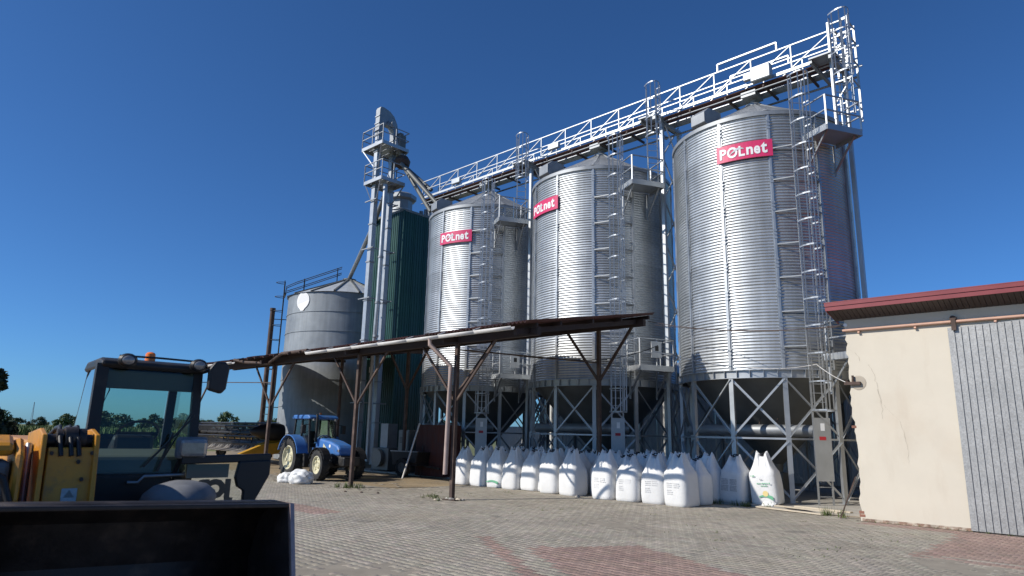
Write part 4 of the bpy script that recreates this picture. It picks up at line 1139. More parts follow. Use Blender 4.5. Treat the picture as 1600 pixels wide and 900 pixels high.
# the shaded bag with faded block print between the rows and the leaning bag
sb = place_bag(-9.95, 21.05, .03, 4, 'shaded white bulk bag with faded grey block print beside the leaning printed bag', None, z=.055, sc=1.02)
M['faint'] = mat('very faint print', (0.66, 0.66, 0.66), 0.8)
for t in row_bags[6:10]:
    for x0, z0 in ((-.12, .66), (.12, .66), (-.12, .46)):
        b = MB()
        for q in range(3):
            zz = z0 - q * .055; kx = x0 - .09
            while kx < x0 + .08:
                w_ = rb.uniform(.012, .035); b.add([(kx, -.4335, zz), (kx + w_, -.4335, zz), (kx + w_, -.4335, zz + .03), (kx, -.4335, zz + .03)], [(0, 1, 2, 3)]); kx += w_ + rb.uniform(.008, .02)
        link('print', b.mesh('print', 'faint'), t)
for x0, z0 in ((-.16, .72), (.12, .72), (-.16, .52), (.12, .52)):
    b = MB()
    for q in range(4):
        zz = z0 - .02 - q * .045
        kx = x0 - .11
        while kx < x0 + .10:
            w_ = rb.uniform(.012, .03); b.add([(kx, -.4365, zz), (kx + w_, -.4365, zz), (kx + w_, -.4365, zz + .032), (kx, -.4365, zz + .032)], [(0, 1, 2, 3)]); kx += w_ + rb.uniform(.006, .02)
    link('print', b.mesh('print', 'greytext'), sb)

# ================================================================== WHEELS
def tyre_mesh(R, W, rim, lugs, m='rubber'):
    b = MB(); h = W / 2
    b.lathe([(rim, -h * .8), (rim + .04, -h * .92), (R * .80, -h), (R * .93, -h * .88), (R * .955, -h * .5), (R * .96, 0), (R * .955, h * .5), (R * .93, h * .88), (R * .80, h), (rim + .04, h * .92), (rim, h * .8)], 40, 'y')
    for k in range(lugs):
        for s in (-1, 1):
            a = 2 * math.pi * (k + (.5 if s > 0 else 0)) / lugs
            p = []
            for da, y in ((0.0, 0.02 * s), (.16, s * h * 1.0)):
                for w in (-.028 / R * 1.4, .028 / R * 1.4):
                    for rr in (R * .93, R * 1.0 if y * s < h * .5 else R * .985):
                        aa = a + da + w; p.append((rr * math.cos(aa), y, rr * math.sin(aa)))
            b.add(p, [(0, 1, 3, 2), (4, 6, 7, 5), (0, 4, 5, 1), (2, 3, 7, 6), (1, 5, 7, 3), (0, 2, 6, 4)])
    return b.mesh('tyre', m, 35)
def rim_mesh(r, W, m):
    b = MB(); h = W / 2
    for s in (-1, 1):
        b.lathe([(r + .005, s * h * .8), (r * .93, s * h * .82), (r * .88, s * h * .55), (r * .80, s * h * .30), (r * .42, s * h * .22), (r * .36, s * h * .45), (.001, s * h * .47)], 32, 'y')
    for k in range(8):
        a = 2 * math.pi * k / 8
        for s in (-1, 1): b.tube((r * .28 * math.cos(a), s * h * .45, r * .28 * math.sin(a)), (r * .28 * math.cos(a), s * h * .56, r * .28 * math.sin(a)), .018, 6)
    for k in range(6):
        a = 2 * math.pi * (k + .3) / 6
        for s in (-1, 1): b.box(-.05, .05, -.02, .02, -.06, .06, Matrix.Translation((r * .75 * math.cos(a), s * h * .36, r * .75 * math.sin(a))) @ Matrix.Rotation(-a, 4, 'Y'))
    return b.mesh('rim', m, 35)

def wheel(parent, meshes, loc, steer=0.0):
    w = link('wheel', None, parent); w.location = loc; w.rotation_euler = (0, random.uniform(0, 1), steer)
    link('tyre', meshes[0], w); link('rim', meshes[1], w)
    return w

# ================================================================== BLUE TRACTOR
tr = thing('tractor', 'blue farm tractor with cream wheel rims parked under the canopy edge', 'tractor', (-27.35, 16.05, 0), R_(-3))
rearm = (tyre_mesh(.83, .46, .50, 22), rim_mesh(.50, .46, 'cream')); frm = (tyre_mesh(.62, .36, .36, 18), rim_mesh(.36, .36, 'cream'))
for s in (-1, 1):
    wheel(tr, rearm, (0, s * .86, .82)); wheel(tr, frm, (2.45, s * .82, .61), -.05)
b = MB(); b.box(-.45, 2.9, -.22, .22, .55, 1.0); b.box(-.2, .35, -.62, .62, .65, .95); b.box(2.3, 2.6, -.6, .6, .5, .72); b.build('chassis', 'blackpaint', tr, bevel=.03)
hood = [(1.02, .98), (1.02, 1.66), (1.5, 1.66), (2.3, 1.56), (2.95, 1.40), (3.12, 1.25), (3.14, .98)]
b = MB(); b.prism(hood, -.36, .36, 'y'); b.build('hood', 'blue', tr, bevel=.09)
b = MB(); b.box(2.45, 3.16, -.30, .30, .62, 1.0); b.build('grille', 'black', tr, bevel=.04)
b = MB(); b.box(3.12, 3.6, -.38, .38, .58, .95); b.build('front_weight', 'blackpaint', tr, bevel=.05)
for s in (-1, 1):
    b = MB(); b.box(2.92, 3.10, s * .30 - .06, s * .30 + .06, 1.13, 1.24); b.build('headlight', 'lamp', tr, bevel=.02)
    yy = s * .3665
    b = MB(); b.add([(1.75, yy, 1.10), (2.45, yy, 1.06), (2.2, yy, 1.14), (2.0, yy, 1.32), (1.8, yy, 1.45)], [(0, 1, 2, 3, 4)]); b.build('leaf_emblem', 'cream', tr)
    b = MB(); b.v = [(2.35 + .07 * math.cos(i * math.pi / 8), s * .367, 1.36 + .07 * math.sin(i * math.pi / 8)) for i in range(16)]; b.f = [tuple(range(16))]; b.build('emblem', 'white', tr)
    # rear fender: arc of sheet over the wheel
    b = MB(); n = 14
    for i in range(n + 1):
        a = R_(12 + 150 * i / n)
        for y in (.56, 1.10):
            for rr in (.93, .97): b.v.append((rr * math.cos(a), s * y, .82 + rr * math.sin(a)))
    for i in range(n):
        k = i * 4; b.f += [(k, k + 4, k + 6, k + 2), (k + 1, k + 3, k + 7, k + 5), (k, k + 1, k + 5, k + 4), (k + 2, k + 6, k + 7, k + 3)]
    b.f += [(0, 2, 3, 1), (n * 4, n * 4 + 1, n * 4 + 3, n * 4 + 2)]
    b.build('fender', 'blue', tr, 40)
    b = MB(); b.prism([(-.85, .9), (-.5, 1.45), (0, 1.75), (.5, 1.5), (.85, .95)], s * .56, s * .60, 'y'); b.build('fender_side', 'blue', tr)
    b = MB(); n = 8
    for i in range(n + 1):
        a = R_(20 + 140 * i / n)
        for y in (.66, 1.0):
            for rr in (.68, .70): b.v.append((2.45 + rr * math.cos(a), s * y, .61 + rr * math.sin(a)))
    for i in range(n):
        k = i * 4; b.f += [(k, k + 4, k + 6, k + 2), (k + 1, k + 3, k + 7, k + 5), (k, k + 1, k + 5, k + 4), (k + 2, k + 6, k + 7, k + 3)]
    b.build('front_mudguard', 'black', tr)
    for p0, p1 in (((1.08, s * .62, 1.05), (.86, s * .60, 2.46)), ((.35, s * .68, 1.2), (.28, s * .62, 2.46)), ((-.52, s * .62, 1.3), (-.42, s * .58, 2.46))):
        bar('pillar', tr, p0, p1, .07, .07, 'blackpaint')
    b = MB(); b.add([(1.05, s * .63, 1.1), (.84, s * .605, 2.42), (.32, s * .625, 2.42), (.38, s * .675, 1.1)], [(0, 1, 2, 3)]); b.build('door_glass', 'glass', tr)
    b = MB(); b.add([(.30, s * .665, 1.35), (.26, s * .625, 2.42), (-.40, s * .59, 2.42), (-.49, s * .61, 1.35)], [(0, 1, 2, 3)]); b.build('side_glass', 'glass', tr)
    b = MB(); b.box(.95, 1.12, s * .95 - .1, s * .95 + .1, 1.85, 2.2); b.build('mirror', 'black', tr, bevel=.03)
    bar('mirror_arm', tr, (.9, s * .62, 2.25), (1.02, s * .95, 2.2), .03, .03, 'black', 'cyl')
    for z in (.45, .72, .98): bar('step', tr, (.55, s * .62, z), (.95, s * .62, z), .2, .03, 'blackpaint')
    b = MB(); b.box(1.0, 1.14, s * .52 - .05, s * .52 + .05, 2.38, 2.47); b.build('work_light', 'lamp', tr, bevel=.02)
b = MB(); b.prism([(-.58, 2.46), (1.02, 2.46), (1.06, 2.53), (.9, 2.64), (-.45, 2.64), (-.6, 2.56)], -.70, .70, 'y'); b.build('cab_roof', 'blue', tr, bevel=.05)
b = MB(); b.add([(1.08, -.56, 1.55), (1.08, .56, 1.55), (.87, .54, 2.44), (.87, -.54, 2.44)], [(0, 1, 2, 3)]); b.build('windscreen', 'glass', tr)
b = MB(); b.add([(-.51, -.56, 1.4), (-.51, .56, 1.4), (-.43, .54, 2.44), (-.43, -.54, 2.44)], [(0, 1, 2, 3)]); b.build('rear_glass', 'glass', tr)
b = MB(); b.box(-.2, .3, -.26, .26, 1.25, 1.42); b.box(-.28, -.15, -.26, .26, 1.4, 1.95); b.build('seat', 'seat', tr, bevel=.05)
b = MB(); b.lathe([(.18, -.012), (.2, 0), (.18, .012), (.165, 0), (.18, -.012)], 20); o = b.build('steering_wheel', 'black', tr, 60); o.location = (.62, 0, 1.66); o.rotation_euler = (0, R_(-30), 0)
b = MB(); b.tube((.72, 0, 1.2), (.62, 0, 1.64), .04, 8); b.build('steering_column', 'black', tr)
b = MB(); b.tube((1.2, -.42, 1.5), (1.2, -.42, 2.55), .055, 10); b.tube((1.2, -.42, 2.55), (1.15, -.42, 2.66), .045, 10); b.build('exhaust', 'blackpaint', tr, 40)
b = MB(); b.box(.6, 1.0, -.78, -.55, .45, 1.0); b.build('fuel_tank', 'blackpaint', tr, bevel=.04)
b = MB(); b.lathe([(0, 2.78), (.05, 2.77), (.06, 2.65)], 12, 'z', (-.3, .5, 0)); b.build('beacon', 'orange', tr, 40)

# cart in the shade beside the tractor
ct = thing('farm_cart', 'dark two-wheeled farm cart in the shade beside the tractor front', 'cart', (-25.1, 20.1, 0), R_(4))
cm = (tyre_mesh(.42, .25, .22, 14), rim_mesh(.22, .25, 'greybox'))
for s in (-1, 1): wheel(ct, cm, (0, s * .65, .42))
b = MB(); b.box(-.9, .75, -.5, .5, .5, .62); b.prism([(-.85, .62), (.7, .62), (.85, 1.12), (-1.0, 1.12)], -.55, .55, 'y'); b.build('body', 'blackpaint', ct, bevel=.02)
bar('drawbar', ct, (.7, 0, .5), (1.7, 0, .42), .08, .08, 'blackpaint'); bar('rim_rail', ct, (-1.0, -.57, 1.13), (.85, -.57, 1.13), .05, .05, 'steelgrey')

# ================================================================== COMBINE HEADER
hd = thing('combine_header', 'black and yellow combine header with tined reel parked beyond the tractor', 'header', (-42.6, 20.0, .1), 0); hd.scale = (1, 1, 1.12)
b = MB(); b.box(-5.2, 5.0, .35, .5, .5, 1.15); b.build('back_panel', 'hyellow', hd)
b = MB(); b.box(-5.2, 5.0, -.9, .4, .45, .55); b.build('floor_pan', 'hyellow', hd)
b = MB(); b.tube((-5.0, -.05, .85), (4.9, -.05, .85), .2, 14); b.build('auger', 'steelgrey', hd, 40)
for k in range(6):
    a = math.pi * k / 3 + .3; y, z = -.75 + .55 * math.cos(a), 1.45 + .55 * math.sin(a)
    bar('reel_bar', hd, (-4.95, y, z), (4.85, y, z), .09, .09, 'black', 'cyl')
    bm_ = MB(); x = -4.9
    while x < 4.9:
        bm_.bar((x, y, z), (x + .02, y - .06, z - .3), .025, .02); x += .17
    bm_.build('tine_row', 'black', hd)
for x in np.linspace(-4.9, 4.8, 7):
    for k in range(3):
        a = math.pi * k / 3 + .3
        bar('reel_arm', hd, (x, -.75 + .55 * math.cos(a), 1.45 + .55 * math.sin(a)), (x, -.75 - .55 * math.cos(a), 1.45 - .55 * math.sin(a)), .06, .05, 'blackpaint')
for k in range(26):
    x = -4.8 + .37 * k; b = MB(); b.prism([(-1.75, .5), (-1.1, .62), (-.85, .82), (-.8, .5)], x, x + .06, 'x'); b.build('knife_guard', 'gutter' if k % 3 else 'steelgrey', hd)
bar('frame_tube', hd, (-5.1, .42, 1.25), (4.9, .42, 1.25), .14, .14, 'hyellow'); bar('cover_edge', hd, (-5.1, -.1, 2.02), (4.9, -.1, 2.02), .05, .05, 'steelgrey', 'cyl')
b = MB(); b.tube((-4.95, -.75, 1.45), (4.85, -.75, 1.45), .11, 12); b.build('reel_shaft', 'blackpaint', hd, 40)
for x in (-5.2, 4.95):
    b = MB(); b.prism([(-1.9, .55), (-1.3, .95), (-.4, 1.2), (.5, 1.15), (.55, .45), (-.9, .4)], x, x + .14, 'x'); b.build('end_plate', 'hyellow', hd, bevel=.03)
    b = MB(); b.lathe([(0, -1.3), (.16, -1.15), (.34, -.7), (.44, 0), (.44, .45), (.38, .7), (0, .75)], 18, 'y', (x + .35, -.75, 1.55)); b.build('end_shield', 'black', hd, 40)
b = MB(); b.prism([(-2.6, .45), (-1.2, .95), (.4, 1.1), (.4, .5), (-1.2, .38)], 5.1, 5.5, 'x'); b.build('crop_divider', 'hyellow', hd, bevel=.05)
for x in (-3.2, 3.2):
    w = link('wheel', None, hd); w.location = (x, .2, .33); w.rotation_euler = (0, 0, R_(90)); link('tyre', cm[0], w).scale = (.8, .8, .8); link('rim', cm[1], w).scale = (.8, .8, .8)

# ================================================================== TELEHANDLER (foreground)
TO = to_yard((-4.03, 7.38))
th = thing('telehandler', 'yellow and black telehandler with glazed cab and wide dark bucket raised in front', 'telehandler', (TO.x, TO.y, -.5), R_(83.5)); th.scale = (1.25, 1.25, 1.25)
cab = link('cab', None, th); cab.location = (.085, 0, 0); cab.scale = (.93, 1, 1)
b = MB(); b.prism([(-.46, .85), (.46, .85), (.46, 1.60), (-.46, 1.60)], .02, 1.2, 'y'); b.build('cab_body', 'blackpaint', cab, bevel=.03)
def pillar(p0, p1, w=.075, h=.09):
    bar('pillar', cab, p0, p1, w, h, 'blackpaint')
pillar((-.44, .02, 1.56), (-.42, .12, 2.52), .09, .10); pillar((.43, .02, 1.56), (.42, .12, 2.52), .06, .08)
pillar((-.455, 1.12, 1.56), (-.42, .80, 2.50), .015, .02); pillar((.45, 1.15, 1.5), (.42, .92, 2.50), .08, .09)
b = MB(); b.prism([(.06, 2.49), (.95, 2.49), (.98, 2.53), (.85, 2.585), (.2, 2.585), (.05, 2.55)], -.44, .45, 'x'); b.build('cab_roof', 'blackpaint', cab, bevel=.03)
b = MB(); b.add([(-.40, .01, 1.60), (.40, .01, 1.60), (.39, .10, 2.50), (-.39, .10, 2.50)], [(0, 1, 2, 3)]); b.build('windscreen', 'glass', cab)
b = MB(); b.add([(-.465, .06, 1.58), (-.43, .13, 2.50), (-.425, .62, 2.5), (-.43, .80, 2.42), (-.465, 1.10, 1.58)], [(0, 1, 2, 3, 4)]); b.build('side_glass', 'glass_clear', cab)
b = MB(); b.add([(.455, .06, 1.58), (.435, .13, 2.50), (.435, .9, 2.49), (.455, 1.12, 1.58)], [(0, 1, 2, 3)]); b.build('side_glass', 'glass', cab)
b = MB(); b.add([(-.38, 1.14, 1.62), (.38, 1.14, 1.62), (.37, .90, 2.49), (-.37, .90, 2.49)], [(0, 1, 2, 3)]); b.build('rear_glass', 'glass', cab)
b = MB(); b.prism([(.05, 1.60), (.52, 1.60), (.5, 1.75), (.3, 1.80), (.1, 1.74)], -.40, .40, 'x'); b.build('dashboard', 'dash', cab, bevel=.03)
b = MB(); b.prism([(.42, 1.6), (.75, 1.6), (.72, 1.80), (.5, 1.93), (.44, 1.9)], -.18, .18, 'x'); b.build('instrument_pod', 'black', cab, bevel=.05)
b = MB(); b.prism([(.10, 2.48), (.88, 2.48), (.86, 2.36), (.5, 2.38), (.25, 2.36), (.13, 2.31)], -.40, .40, 'x'); b.build('headliner', 'dash', cab, bevel=.02)
b = MB(); b.lathe([(.185, -.014), (.20, 0), (.185, .014), (.17, 0), (.185, -.014)], 28); b.bar((-.18, 0, 0), (.18, 0, 0), .03, .02); b.bar((0, 0, 0), (0, .18, 0), .03, .02)
o = b.build('steering_wheel', 'black', cab, 60); o.location = (.06, .62, 1.93); o.rotation_euler = (R_(-38), 0, 0)
b = MB(); b.box(-.25, .25, .70, 1.05, 1.45, 1.6); b.box(-.24, .24, .98, 1.08, 1.55, 1.92); b.build('seat', 'seat', cab, bevel=.06)
b = MB(); b.bar((.40, -.02, 2.10), (.0, -.035, 1.66), .022, .015); b.bar((.36, -.03, 2.12), (.16, -.03, 1.72), .015, .012); b.bar((.12, -.04, 1.62), (.22, -.035, 1.95), .02, .02); b.build('wiper', 'black', cab)
b = MB(); b.path([(-.34, .16, 2.46), (-.33, .15, 2.3), (-.36, .2, 2.18), (-.4, .3, 2.12)], .006, 6); b.build('cable', 'black', cab)
for x in (-.25, .375):
    b = MB(); b.lathe([(0, -.075), (.075, -.07), (.10, -.045), (.09, .02), (0, .05)], 20, 'y'); o = b.build('work_light', 'black', cab, 40); o.location = (x, .0, 2.555); o.scale = (.82, 1, .60)
    b = MB(); b.lathe([(0, -.082), (.055, -.079), (.068, -.068)], 20, 'y'); g_ = b.build('lens', 'lamp', o, 40)
b = MB(); b.lathe([(0, 2.73), (.03, 2.725), (.045, 2.71), (.048, 2.62)], 18, 'z', (.02, .35, -.05)); b.build('beacon', 'orange', cab, 40)
b = MB(); b.path([(-.3, .08, 2.60), (.05, .08, 2.605), (.36, .08, 2.60)], .01, 6); b.build('cable', 'black', cab)
b = MB(); b.prism([(-.085, -.13), (.06, -.15), (.10, -.10), (.105, .10), (.06, .15), (-.05, .14), (-.10, .06)], -.03, .03, 'y'); o = b.build('mirror', 'black', cab, bevel=.02); o.location = (.55, -.08, 2.46); o.rotation_euler = (0, R_(4), R_(10))
b = MB(); b.path([(.44, .06, 2.50), (.49, -.02, 2.52), (.55, -.05, 2.53)], .016, 8); b.build('mirror_arm', 'black', cab)
b = MB(); b.box(-.11, .11, -.05, .05, -.075, .075); o = b.build('headlight', 'lamp', th, bevel=.03); o.location = (.44, -.15, 1.82)
b = MB(); b.box(-.13, .13, -.03, .06, -.095, .095); o2 = b.build('headlight_housing', 'mudguard', th, bevel=.03); o2.location = (.44, -.115, 1.82)
bar('headlight_stalk', th, (.36, -.1, 1.75), (.34, .05, 1.5), .03, .03, 'black')
# grab rail below the screen
b = MB(); b.path([(-.02, -.03, 1.53), (.06, -.04, 1.53), (.10, -.05, 1.58), (.42, -.06, 1.59)], .014, 8); b.build('grab_rail', 'steelgrey', th, 50)
# lower half door swung open, glazed, its lettering seen from behind
dn = link('door', None, th); dn.location = (.06, -.12, 0)
b = MB(); b.bar((.30, 0, 1.715), (1.10, .03, 1.735), .05, .07); b.build('door_frame', 'black', dn, bevel=.01)
b = MB(); b.prism([(.80, 1.70), (1.09, 1.71), (1.09, 1.58), (.95, 1.30), (.80, .95), (.70, .80), (.62, .80), (.74, 1.12), (.86, 1.36), (.86, 1.44), (.80, 1.48), (.775, 1.56)], -.03, .03, 'y'); b.build('door_frame', 'black', dn, bevel=.01)
b = MB(); b.add([(.32, 0, .95), (.78, 0, .95), (.86, 0, 1.40), (.79, 0, 1.5), (.80, 0, 1.69), (.32, 0, 1.69)], [(0, 1, 2, 3, 4, 5)]); b.build('door_glass', 'glass_clear', dn)
b = MB(); b.box(.36, .72, .006, .010, 1.56, 1.68); b.build('sticker', 'paleblue', dn)
me = text_mesh('JCB', .20, .001, 'mudguard', .016)
for v in me.vertices: v.co = Vector((.60 - v.co.x * .98, .008 + v.co.z, 1.455 + v.co.y))
link('lettering', me, dn)
# wheels and mudguards
tm = (tyre_mesh(.51, .36, .28, 18), rim_mesh(.28, .36, 'yellow'))
for x, y in ((.28, -.42), (-1.48, -.42), (.28, 2.3), (-1.48, 2.3)):
    w = link('wheel', None, th); w.location = (x, y, .905); w.rotation_euler = (0, 0, R_(90)); link('tyre', tm[0], w); link('rim', tm[1], w)
b = MB()
b.lathe([(0, 1.575), (.12, 1.572), (.24, 1.55), (.32, 1.50), (.345, 1.45), (.335, 1.42), (.28, 1.40), (0, 1.40)], 28, 'z')
for q, v in enumerate(b.v): b.v[q] = (.265 + v[0] * .82, -.55 + v[1] * .9, v[2] - .10 * max(0, -v[0]))
b.build('mudguard', 'mudguard', th, 40, bevel=.01)
b = MB(); b.box(-1.3, .1, -.7, 3.0, .78, 1.05); b.build('chassis', 'blackpaint', th, bevel=.03)
b = MB(); b.box(.05, .52, -.75, -.2, 1.15, 1.40); b.build('axle_cover', 'blackpaint', th, bevel=.06)
# boom with nose
bo = link('boom', None, th); bo.location = (-.018, 0, 0); bo.scale = (.79, 1, 1)
b = MB(); b.box(-.86, -.51, -.55, 3.6, 1.42, 1.86); b.build('outer_tube', 'yellow', bo, bevel=.02)
cheek = [(.15, 1.93), (-.55, 1.97), (-.80, 1.93), (-.93, 1.45), (-.90, 1.05), (-.75, .88), (-.35, .95), (.1, 1.3)]
for x in (-.92, -.51):
    b = MB(); b.prism(cheek, x, x + .04, 'x'); b.build('cheek_plate', 'yellow', bo, bevel=.008)
b = MB(); b.add([(-.862, -.80, 1.84), (-.49, -.80, 1.84), (-.49, -.93, 1.08), (-.862, -.93, 1.08), (-.862, -.76, 1.84), (-.49, -.76, 1.84), (-.49, -.89, 1.08), (-.862, -.89, 1.08)], [(0, 1, 2, 3), (7, 6, 5, 4), (0, 4, 5, 1), (1, 5, 6, 2), (2, 6, 7, 3), (3, 7, 4, 0)]); fp = b.build('front_plate', 'yellow', bo, bevel=.01)
b = MB(); b.add([(-.72, -.853, 1.56), (-.60, -.853, 1.56), (-.60, -.884, 1.38), (-.72, -.884, 1.38)], [(0, 1, 2, 3)]); b.build('warning_sticker', 'lamp', fp)
b = MB(); b.add([(-.70, -.866, 1.50), (-.62, -.866, 1.50), (-.66, -.858, 1.55)], [(0, 1, 2)]); b.build('pictogram', 'greybox', fp); b = MB(); b.add([(-.70, -.875, 1.45), (-.68, -.875, 1.45), (-.68, -.886, 1.39), (-.70, -.886, 1.39)], [(0, 1, 2, 3)]); b.build('pictogram', 'greybox', fp); b = MB(); b.add([(-.66, -.875, 1.45), (-.64, -.875, 1.45), (-.64, -.886, 1.39), (-.66, -.886, 1.39)], [(0, 1, 2, 3)]); b.build('pictogram', 'greybox', fp)
b = MB(); b.tube((-.87, -.66, 1.88), (-.51, -.66, 1.88), .05, 12); b.tube((-.80, -.70, 1.90), (-.76, -.70, 1.90), .07, 14); b.tube((-.74, -.70, 1.90), (-.64, -.70, 1.90), .085, 14); b.tube((-.63, -.70, 1.90), (-.57, -.70, 1.90), .075, 14); b.build('pivot_pin', 'bucket', bo, 40)
for x, z, y in ((-.83, 1.80, -.81), (-.52, 1.80, -.81), (-.83, 1.30, -.918), (-.52, 1.30, -.918), (-.62, 1.74, -.823), (-.58, 1.62, -.848)):
    b = MB(); b.tube((x, y + .01, z), (x, y - .012, z), .016, 6); b.build('bolt', 'bucket', bo)
for k, x in enumerate((-.78, -.70, -.64)):
    b = MB(); b.path([(x, -.1, 1.9), (x + .02, -.35, 1.97), (x + .01, -.6, 1.98), (x, -.78, 1.9), (x + .02, -.82, 1.78)], .02, 8); b.build('hose', 'black', bo, 50)
b = MB(); b.tube((-.955, -.35, 1.84), (-.985, -.88, 1.2), .035, 14); b.build('tilt_ram', 'steelgrey', bo, 40)
# hydraulic block and side frame to the machine's right
b = MB(); b.prism([(-.2, 1.88), (-.7, 1.90), (-.9, 1.8), (-.95, 1.5), (-.92, 1.05), (-.3, 1.0)], -1.10, -1.03, 'x'); b.build('side_frame', 'yellow', bo, bevel=.05)
b = MB(); b.prism([(-.25, 1.90), (-.65, 1.92), (-.85, 1.86), (-.85, 1.78), (-.25, 1.80)], -1.55, -1.105, 'x'); b.build('side_cover', 'yellow', bo, bevel=.04)
b = MB(); b.box(-1.50, -1.11, -.84, -.4, 1.42, 1.75); b.build('lamp_box', 'mudguard', bo, bevel=.04)
b = MB(); b.path([(-1.55, -.92, 1.70), (-1.3, -.94, 1.70), (-1.16, -.95, 1.64), (-1.10, -.95, 1.5), (-1.10, -.97, 1.1)], .03, 10); b.build('guard_tube', 'black', bo, 50)
b = MB(); b.box(-1.5, -1.11, -.9, -.3, .8, 1.4); b.build('hydraulic_block', 'black', bo, bevel=.05)
bar('exhaust_stack', th, (-2.05, .5, 1.2), (-2.05, .5, 2.05), .12, .12, 'bucket', 'cyl')
b = MB(); b.box(-2.3, -1.25, .6, 2.8, .8, 1.75); b.build('engine_cover', 'yellow', th, bevel=.08)
# bucket
bk = link('bucket', None, th); bk.rotation_euler = (0, R_(2.0), 0); bk.location = (-.53, 0, .05)
pr = [(-1.64, 1.44), (-1.35, 1.44), (-1.12, 1.30), (-1.0, 1.0), (-1.06, .68), (-1.3, .50), (-2.15, .44)]
b = MB()
for x in (-.76, -.1, .56, 1.22): b.v += [(x, p[0], p[1]) for p in pr]
b.f = [(k * 7 + i, k * 7 + i + 1, (k + 1) * 7 + i + 1, (k + 1) * 7 + i) for k in range(3) for i in range(6)]
o = b.build('shell', 'bucket', bk, 30); md = o.modifiers.new('thickness', 'SOLIDIFY'); md.thickness = .025
sp = [(-1.66, 1.45), (-1.35, 1.45), (-1.10, 1.32), (-.98, 1.0), (-1.04, .66), (-1.3, .47), (-2.17, .42), (-1.86, .90)]
for x in (-.79, 1.21):
    b = MB(); b.prism(sp, x, x + .03, 'x'); b.build('side_plate', 'bucket', bk)
    b = MB(); b.bar((x + .015, -1.665, 1.46), (x + .015, -1.868, .90), .045, .03, (1, 0, 0)); b.bar((x + .015, -1.868, .90), (x + .015, -2.175, .42), .045, .03, (1, 0, 0)); b.build('wear_strip', 'bucket_edge', bk)
b = MB(); b.box(-.79, 1.24, -1.67, -1.62, 1.435, 1.465); b.build('top_lip', 'bucket', bk, bevel=.008)
b = MB(); b.box(-.79, 1.24, -2.32, -2.1, .41, .44); b.build('cutting_edge', 'bucket_edge', bk)
for x in (-.42, .42):
    b = MB(); b.prism([(-.97, 1.2), (-.75, 1.2), (-.72, .7), (-.99, .75)], x - .03, x + .03, 'x'); b.build('hitch_bracket', 'bucket', bk)

# ================================================================== THINGS UNDER THE CANOPY
t = thing('rust_brown_booth', 'rust brown sheet metal booth standing under the canopy', 'booth', (-24.35, 20.9, 0))
for k in range(5): ribbed('front_sheet', t, (-1.0 + .4 * k, -.5, 0), (1, 0, 0), (0, -1, 0), .05, 2.35, 'doorrust', pitch=.4, depth=.015, width=.398)
b = MB(); b.box(-1.0, 1.0, -.49, .5, .05, 2.34); b.build('body', 'doorrust', t)
bar('leaning_bar', t, (-.3, -.75, .0), (-.45, -.54, 1.4), .04, .04, 'rust')
t = thing('control_cabinet', 'grey control cabinet in the shade under the canopy', 'cabinet', (-26.6, 20.9, 0))
b = MB(); b.box(-.4, .4, -.3, .3, .1, 2.1); b.build('body', 'greybox', t, bevel=.02); b = MB(); b.box(-.36, .36, -.325, -.302, .2, 2.0); d_ = b.build('door', 'greybox', t, bevel=.01)
b = MB(); b.box(.24, .28, -.345, -.326, 1.0, 1.2); b.build('handle', 'steelgrey', d_)
for k in range(5): bar('vent_slat', t, (-.25, -.33, 1.5 + .06 * k), (.2, -.33, 1.5 + .06 * k), .02, .03, 'black')
t = thing('grain_fan', 'dark fan unit with round intake under the canopy', 'fan', (-28.6, 21.2, 0))
b = MB(); b.box(-.7, .7, -.5, .5, .1, 1.2); b.build('casing', 'hopper', t, bevel=.04); b = MB(); b.tube((0, -.5, .7), (0, -.72, .7), .42, 20); b.build('intake', 'greybox', t, 40); b = MB(); b.box(-.3, .3, -.3, .3, 1.2, 2.4); b.build('outlet_duct', 'galv_dull', t)
t = thing('leaning_pole', 'pale pole leaning against the canopy post', 'pole', (-24.0, 19.0, 0)); bar('pole', t, (-.15, -.25, 0), (-.5, .85, 2.4), .08, .08, 'gutter', 'cyl')

# white plastic sacks dumped in front of the tractor
def crumple(seed, rx, ry, rz):
    rn = random.Random(seed); bm = bmesh.new(); bmesh.ops.create_icosphere(bm, subdivisions=4, radius=1.0)
    ph = [Vector((rn.uniform(-3, 3), rn.uniform(-3, 3), rn.uniform(-3, 3))) for _ in range(7)]
    for v in bm.verts:
        n = v.co.normalized(); k = 1 + sum(.085 * abs(math.sin(p.dot(n) * 2.2 + i)) for i, p in enumerate(ph)) - .25
        v.co = Vector((n.x * rx * k, n.y * ry * k, max(n.z * rz * k, -rz * .45)))
    zmin = min(v.co.z for v in bm.verts)
    for v in bm.verts: v.co.z -= zmin
    me = bpy.data.meshes.new('sack'); bm.to_mesh(me); bm.free(); me.materials.append(M['whiteplas']); me.polygons.foreach_set('use_smooth', [True] * len(me.polygons)); me.set_sharp_from_angle(angle=R_(45)); return me
for k, (x, y, rx, ry, rz, lab) in enumerate(((-24.65, 13.55, .34, .3, .24, 'smaller crumpled white sack on the ground before the tractor'), (-23.95, 13.75, .45, .38, .33, 'larger crumpled white sack on the ground before the tractor'), (-8.75, 20.75, .2, .14, .12, 'small crumpled white film at the foot of the leaning printed bag'))):
    o = link('plastic_sack', crumple(k, rx, ry, rz)); o.location = (x, y, 0.0); tag(o, lab, 'sack')

